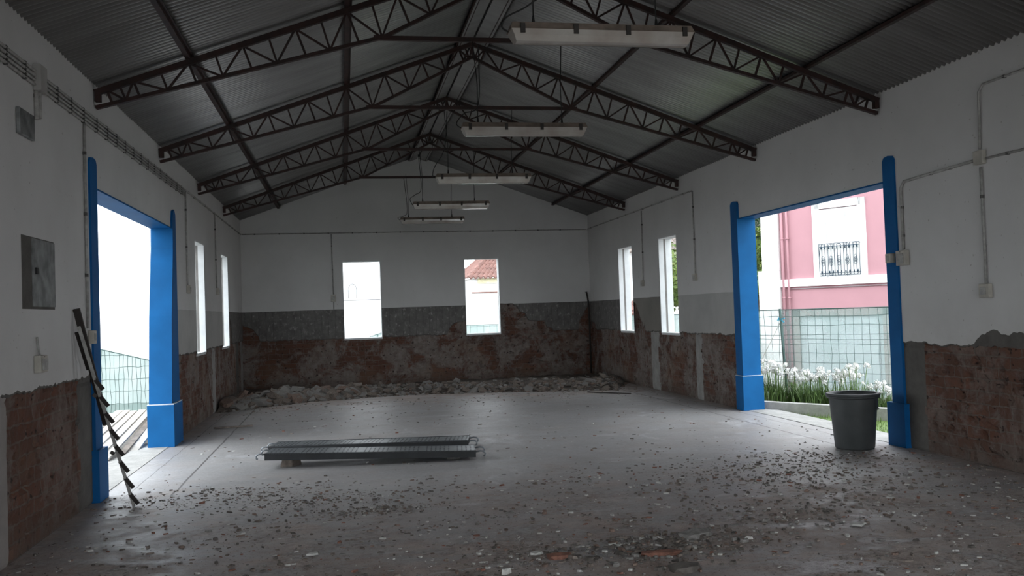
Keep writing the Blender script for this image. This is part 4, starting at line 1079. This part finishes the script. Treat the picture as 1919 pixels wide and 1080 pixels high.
# church-like white building with arched mouldings, behind the end wall
bl = empty('white_building', (1.0, 46.6, -1.1), 'bright white building with faint arched mouldings seen through the left end window', 'building')
mb = MB(); mb.box((-6, 0, 0), (4.6, 7, 8)); mb.build('wall', 'whitewall', bl)
for cx in (-.53, 1.27, -2.3, 2.9):
    mb = MB(); pts = [(cx-.2, -.03, 3.65)]+[(cx-.2, -.03, 4.1)]+[(cx-.0+.2*math.cos(t), -.03, 4.1+.28*math.sin(t)) for t in [math.pi*(1-k/8) for k in range(1, 9)]]+[(cx+.2, -.03, 3.65)]
    mb.tube(pts, .02, 5); mb.build('arch_moulding', 'joint', bl)
mb = MB(); mb.tube([(-6, -.03, 3.56), (4.6, -.03, 3.56)], .02, 5); mb.build('string_line', 'joint', bl)
b2 = empty('tiled_house', (8.6, 40., -1.1), 'white house with a hipped red tiled roof seen through the right end window', 'house')
mb = MB(); mb.box((-3.0, 0, 0), (2.4, 6, 4.25)); mb.build('wall', 'whitewall', b2)
mb = MB(); tiled_roof(mb, (-3.2, -.3, 4.28), (2.6, -.3, 4.28), (.6, 3, 6.9), (-.2, 3, 6.9)); tiled_roof(mb, (-3.2, 6.3, 4.28), (-3.2, -.3, 4.28), (-.2, 3, 6.9), (-.2, 3.1, 6.9)); mb.build('roof', 'tile', b2)
mb = MB(); mb.box((-2.7, -.06, 4.0), (-1.7, -.01, 4.22)); mb.build('eaves_board', 'yellow', b2)
mb = MB(); mb.tube([(-3.0, -.05, 3.6-.0), (2.4, -.05, 3.62)], .03, 5); mb.build('string_line', 'tile', b2)
wire_fence(Vector((2.5, 29.9, 0)), Vector((1, -.08, 0)).normalized(), -.6, 4.3, -1.1, 1.2, .22, [0, .4, .8, 1.15], 'strip of pale green netted fence low in the right end window', nm='screened_fence', posts=((0, 0), (3, 0)), net='net2')
ws = wire_fence(Vector((.72, 30.2, 0)), Vector((1, 0, 0)), 0., .85, -1.1, 1.16, .2, [0, .5, 1.], 'corner of sagging green netting low in the left end window', nm='screened_fence', posts=((.35, 0),), net='net2', slope=lambda u: .9+.32*u)
mb = MB(); mb.box((-30, 33, 0), (-1.5, 33.3, 3.2)); tag(mb.build('boundary_wall', 'whitewall', loc=(0, 0, -1.1)), 'long white boundary wall beyond the end of the hall', 'wall')
# grey tiled house behind the trees, right
b3 = empty('tiled_house', (16.5, 37.5, -1.1), 'house with a weathered grey brown tiled roof above the trees on the right', 'house')
mb = MB(); mb.box((-4.5, 0, 0), (5, 6, 5.1)); mb.build('wall', 'whitewall', b3)
mb = MB(); tiled_roof(mb, (-4.8, -.4, 5.1), (5.3, -.4, 5.1), (5.3, 3.4, 8.2), (-4.8, 3.4, 8.2)); mb.build('roof', 'tilegrey', b3)
b4 = empty('low_house', (9.9, 31.5, -1.1), 'low pale pinkish house with a red roof edge seen in the far right window', 'house')
mb = MB(); mb.box((-1.1, 0, 0), (.9, 3, 4.1)); mb.build('wall', 'whitewall', b4)
mb = MB(); tiled_roof(mb, (-1.2, -.3, 4.9), (1., -.3, 4.9), (1., 1.6, 5.9), (-1.2, 1.6, 5.9)); mb.build('roof', 'tile', b4); mb = MB(); tiled_roof(mb, (-1.2, -1.2, 2.45), (.6, -1.2, 2.45), (.6, 0, 2.95), (-1.2, 0, 2.95)); mb.build('porch_roof', 'tile', b4)

# ------------------------------------------------------------------ outside the left doorway
LF = Vector((-4.3, 16.05, 0)); LD = Vector((1, -.13, 0)).normalized()
wire_fence(LF, LD, .0, 1.72, -.05, 1.3, .07, [.1+.2*k for k in range(6)], 'wire fence hung with sagging pale green netting outside the left doorway', nm='netted_fence', posts=((.28, 0), (1.68, 0)), net='net2', netoff=-.03,
           slope=lambda u: 1.30-.36*min(1, u/1.35)+.0*u)
rb = random.Random(2)
for k in range(7):
    x = -3.34+k*.112+rb.uniform(-.01, .01); zt_ = .36; y1 = 14.1+rb.uniform(-.12, .1)
    mb = MB(); mb.bar((0, 0, .02), (.06+.02*rb.random(), y1-(11.0+k*.2), zt_+.02), .085 if k % 3 else .10, .022)
    lab = ['weathered board furthest left in the leaning stack outside the left doorway', 'grey board second from the left of the leaning stack outside', 'board third from the left of the leaning stack outside',
           'board in the middle of the leaning stack outside the left doorway', 'board third from the right of the leaning stack outside', 'dark board second from the right of the leaning stack outside', 'pale board furthest right in the leaning stack, against the blue doorway plinth'][k]
    tag(mb.build('wooden_board', 'wooddark' if k == 5 else 'woodpale', loc=(x, 11.0+k*.2, -.04)), lab, 'board', 'boards leaning outside the left doorway')
mb = MB(); mb.box((-.5, -.08, 0), (.45, .08, .36)); tag(mb.build('timber_trestle', 'woodpale', loc=(-3.05, 14.12, -.05)), 'pale timber crosspiece under the upper ends of the leaning boards outside', 'trestle')
far = [(-16.5, 118, 12, 8, 5.3, 'tile', 'distant red roofed long building on the skyline in the left doorway'), (-24, 95, 14, 8, 3.2, 'whitewall', 'white flat roofed house below the red roof in the left doorway'),
       (-13.2, 70, 7, 6, 1.6, 'whitewall', 'white terrace house in the middle distance of the left doorway')]
for x, y, wx, wy, h, mt, lb in far:
    r = empty('distant_house', (x, y, -1.1), lb, 'house'); mb = MB(); mb.box((-wx/2, 0, 0), (wx/2, wy, h-1.5 if mt == 'tile' else h)); mb.build('wall', 'whitewall', r)
    if mt == 'tile':
        mb = MB(); tiled_roof(mb, (-wx/2-.3, -.3, h-1.6), (wx/2+.3, -.3, h-1.6), (wx/2-1.5, 3, h), (-wx/2+1.5, 3, h), .5, .05, .6); mb.build('roof', 'tile', r)
        mb = MB(); mb.box((1.5, 2.6, h-.2), (3.2, 3.2, h+.45)); mb.build('chimney', 'tile', r)
    else:
        mb = MB(); mb.box((-wx/2-.2, -.2, h), (wx/2+.2, .1, h+.25)); mb.build('parapet', 'greywall', r)
        for q in range(3): mb = MB(); mb.box((-wx/2+1+q*2, -.05, h-1.6), (-wx/2+1.8+q*2, .05, h-.5)); mb.build('window', 'joint', r)
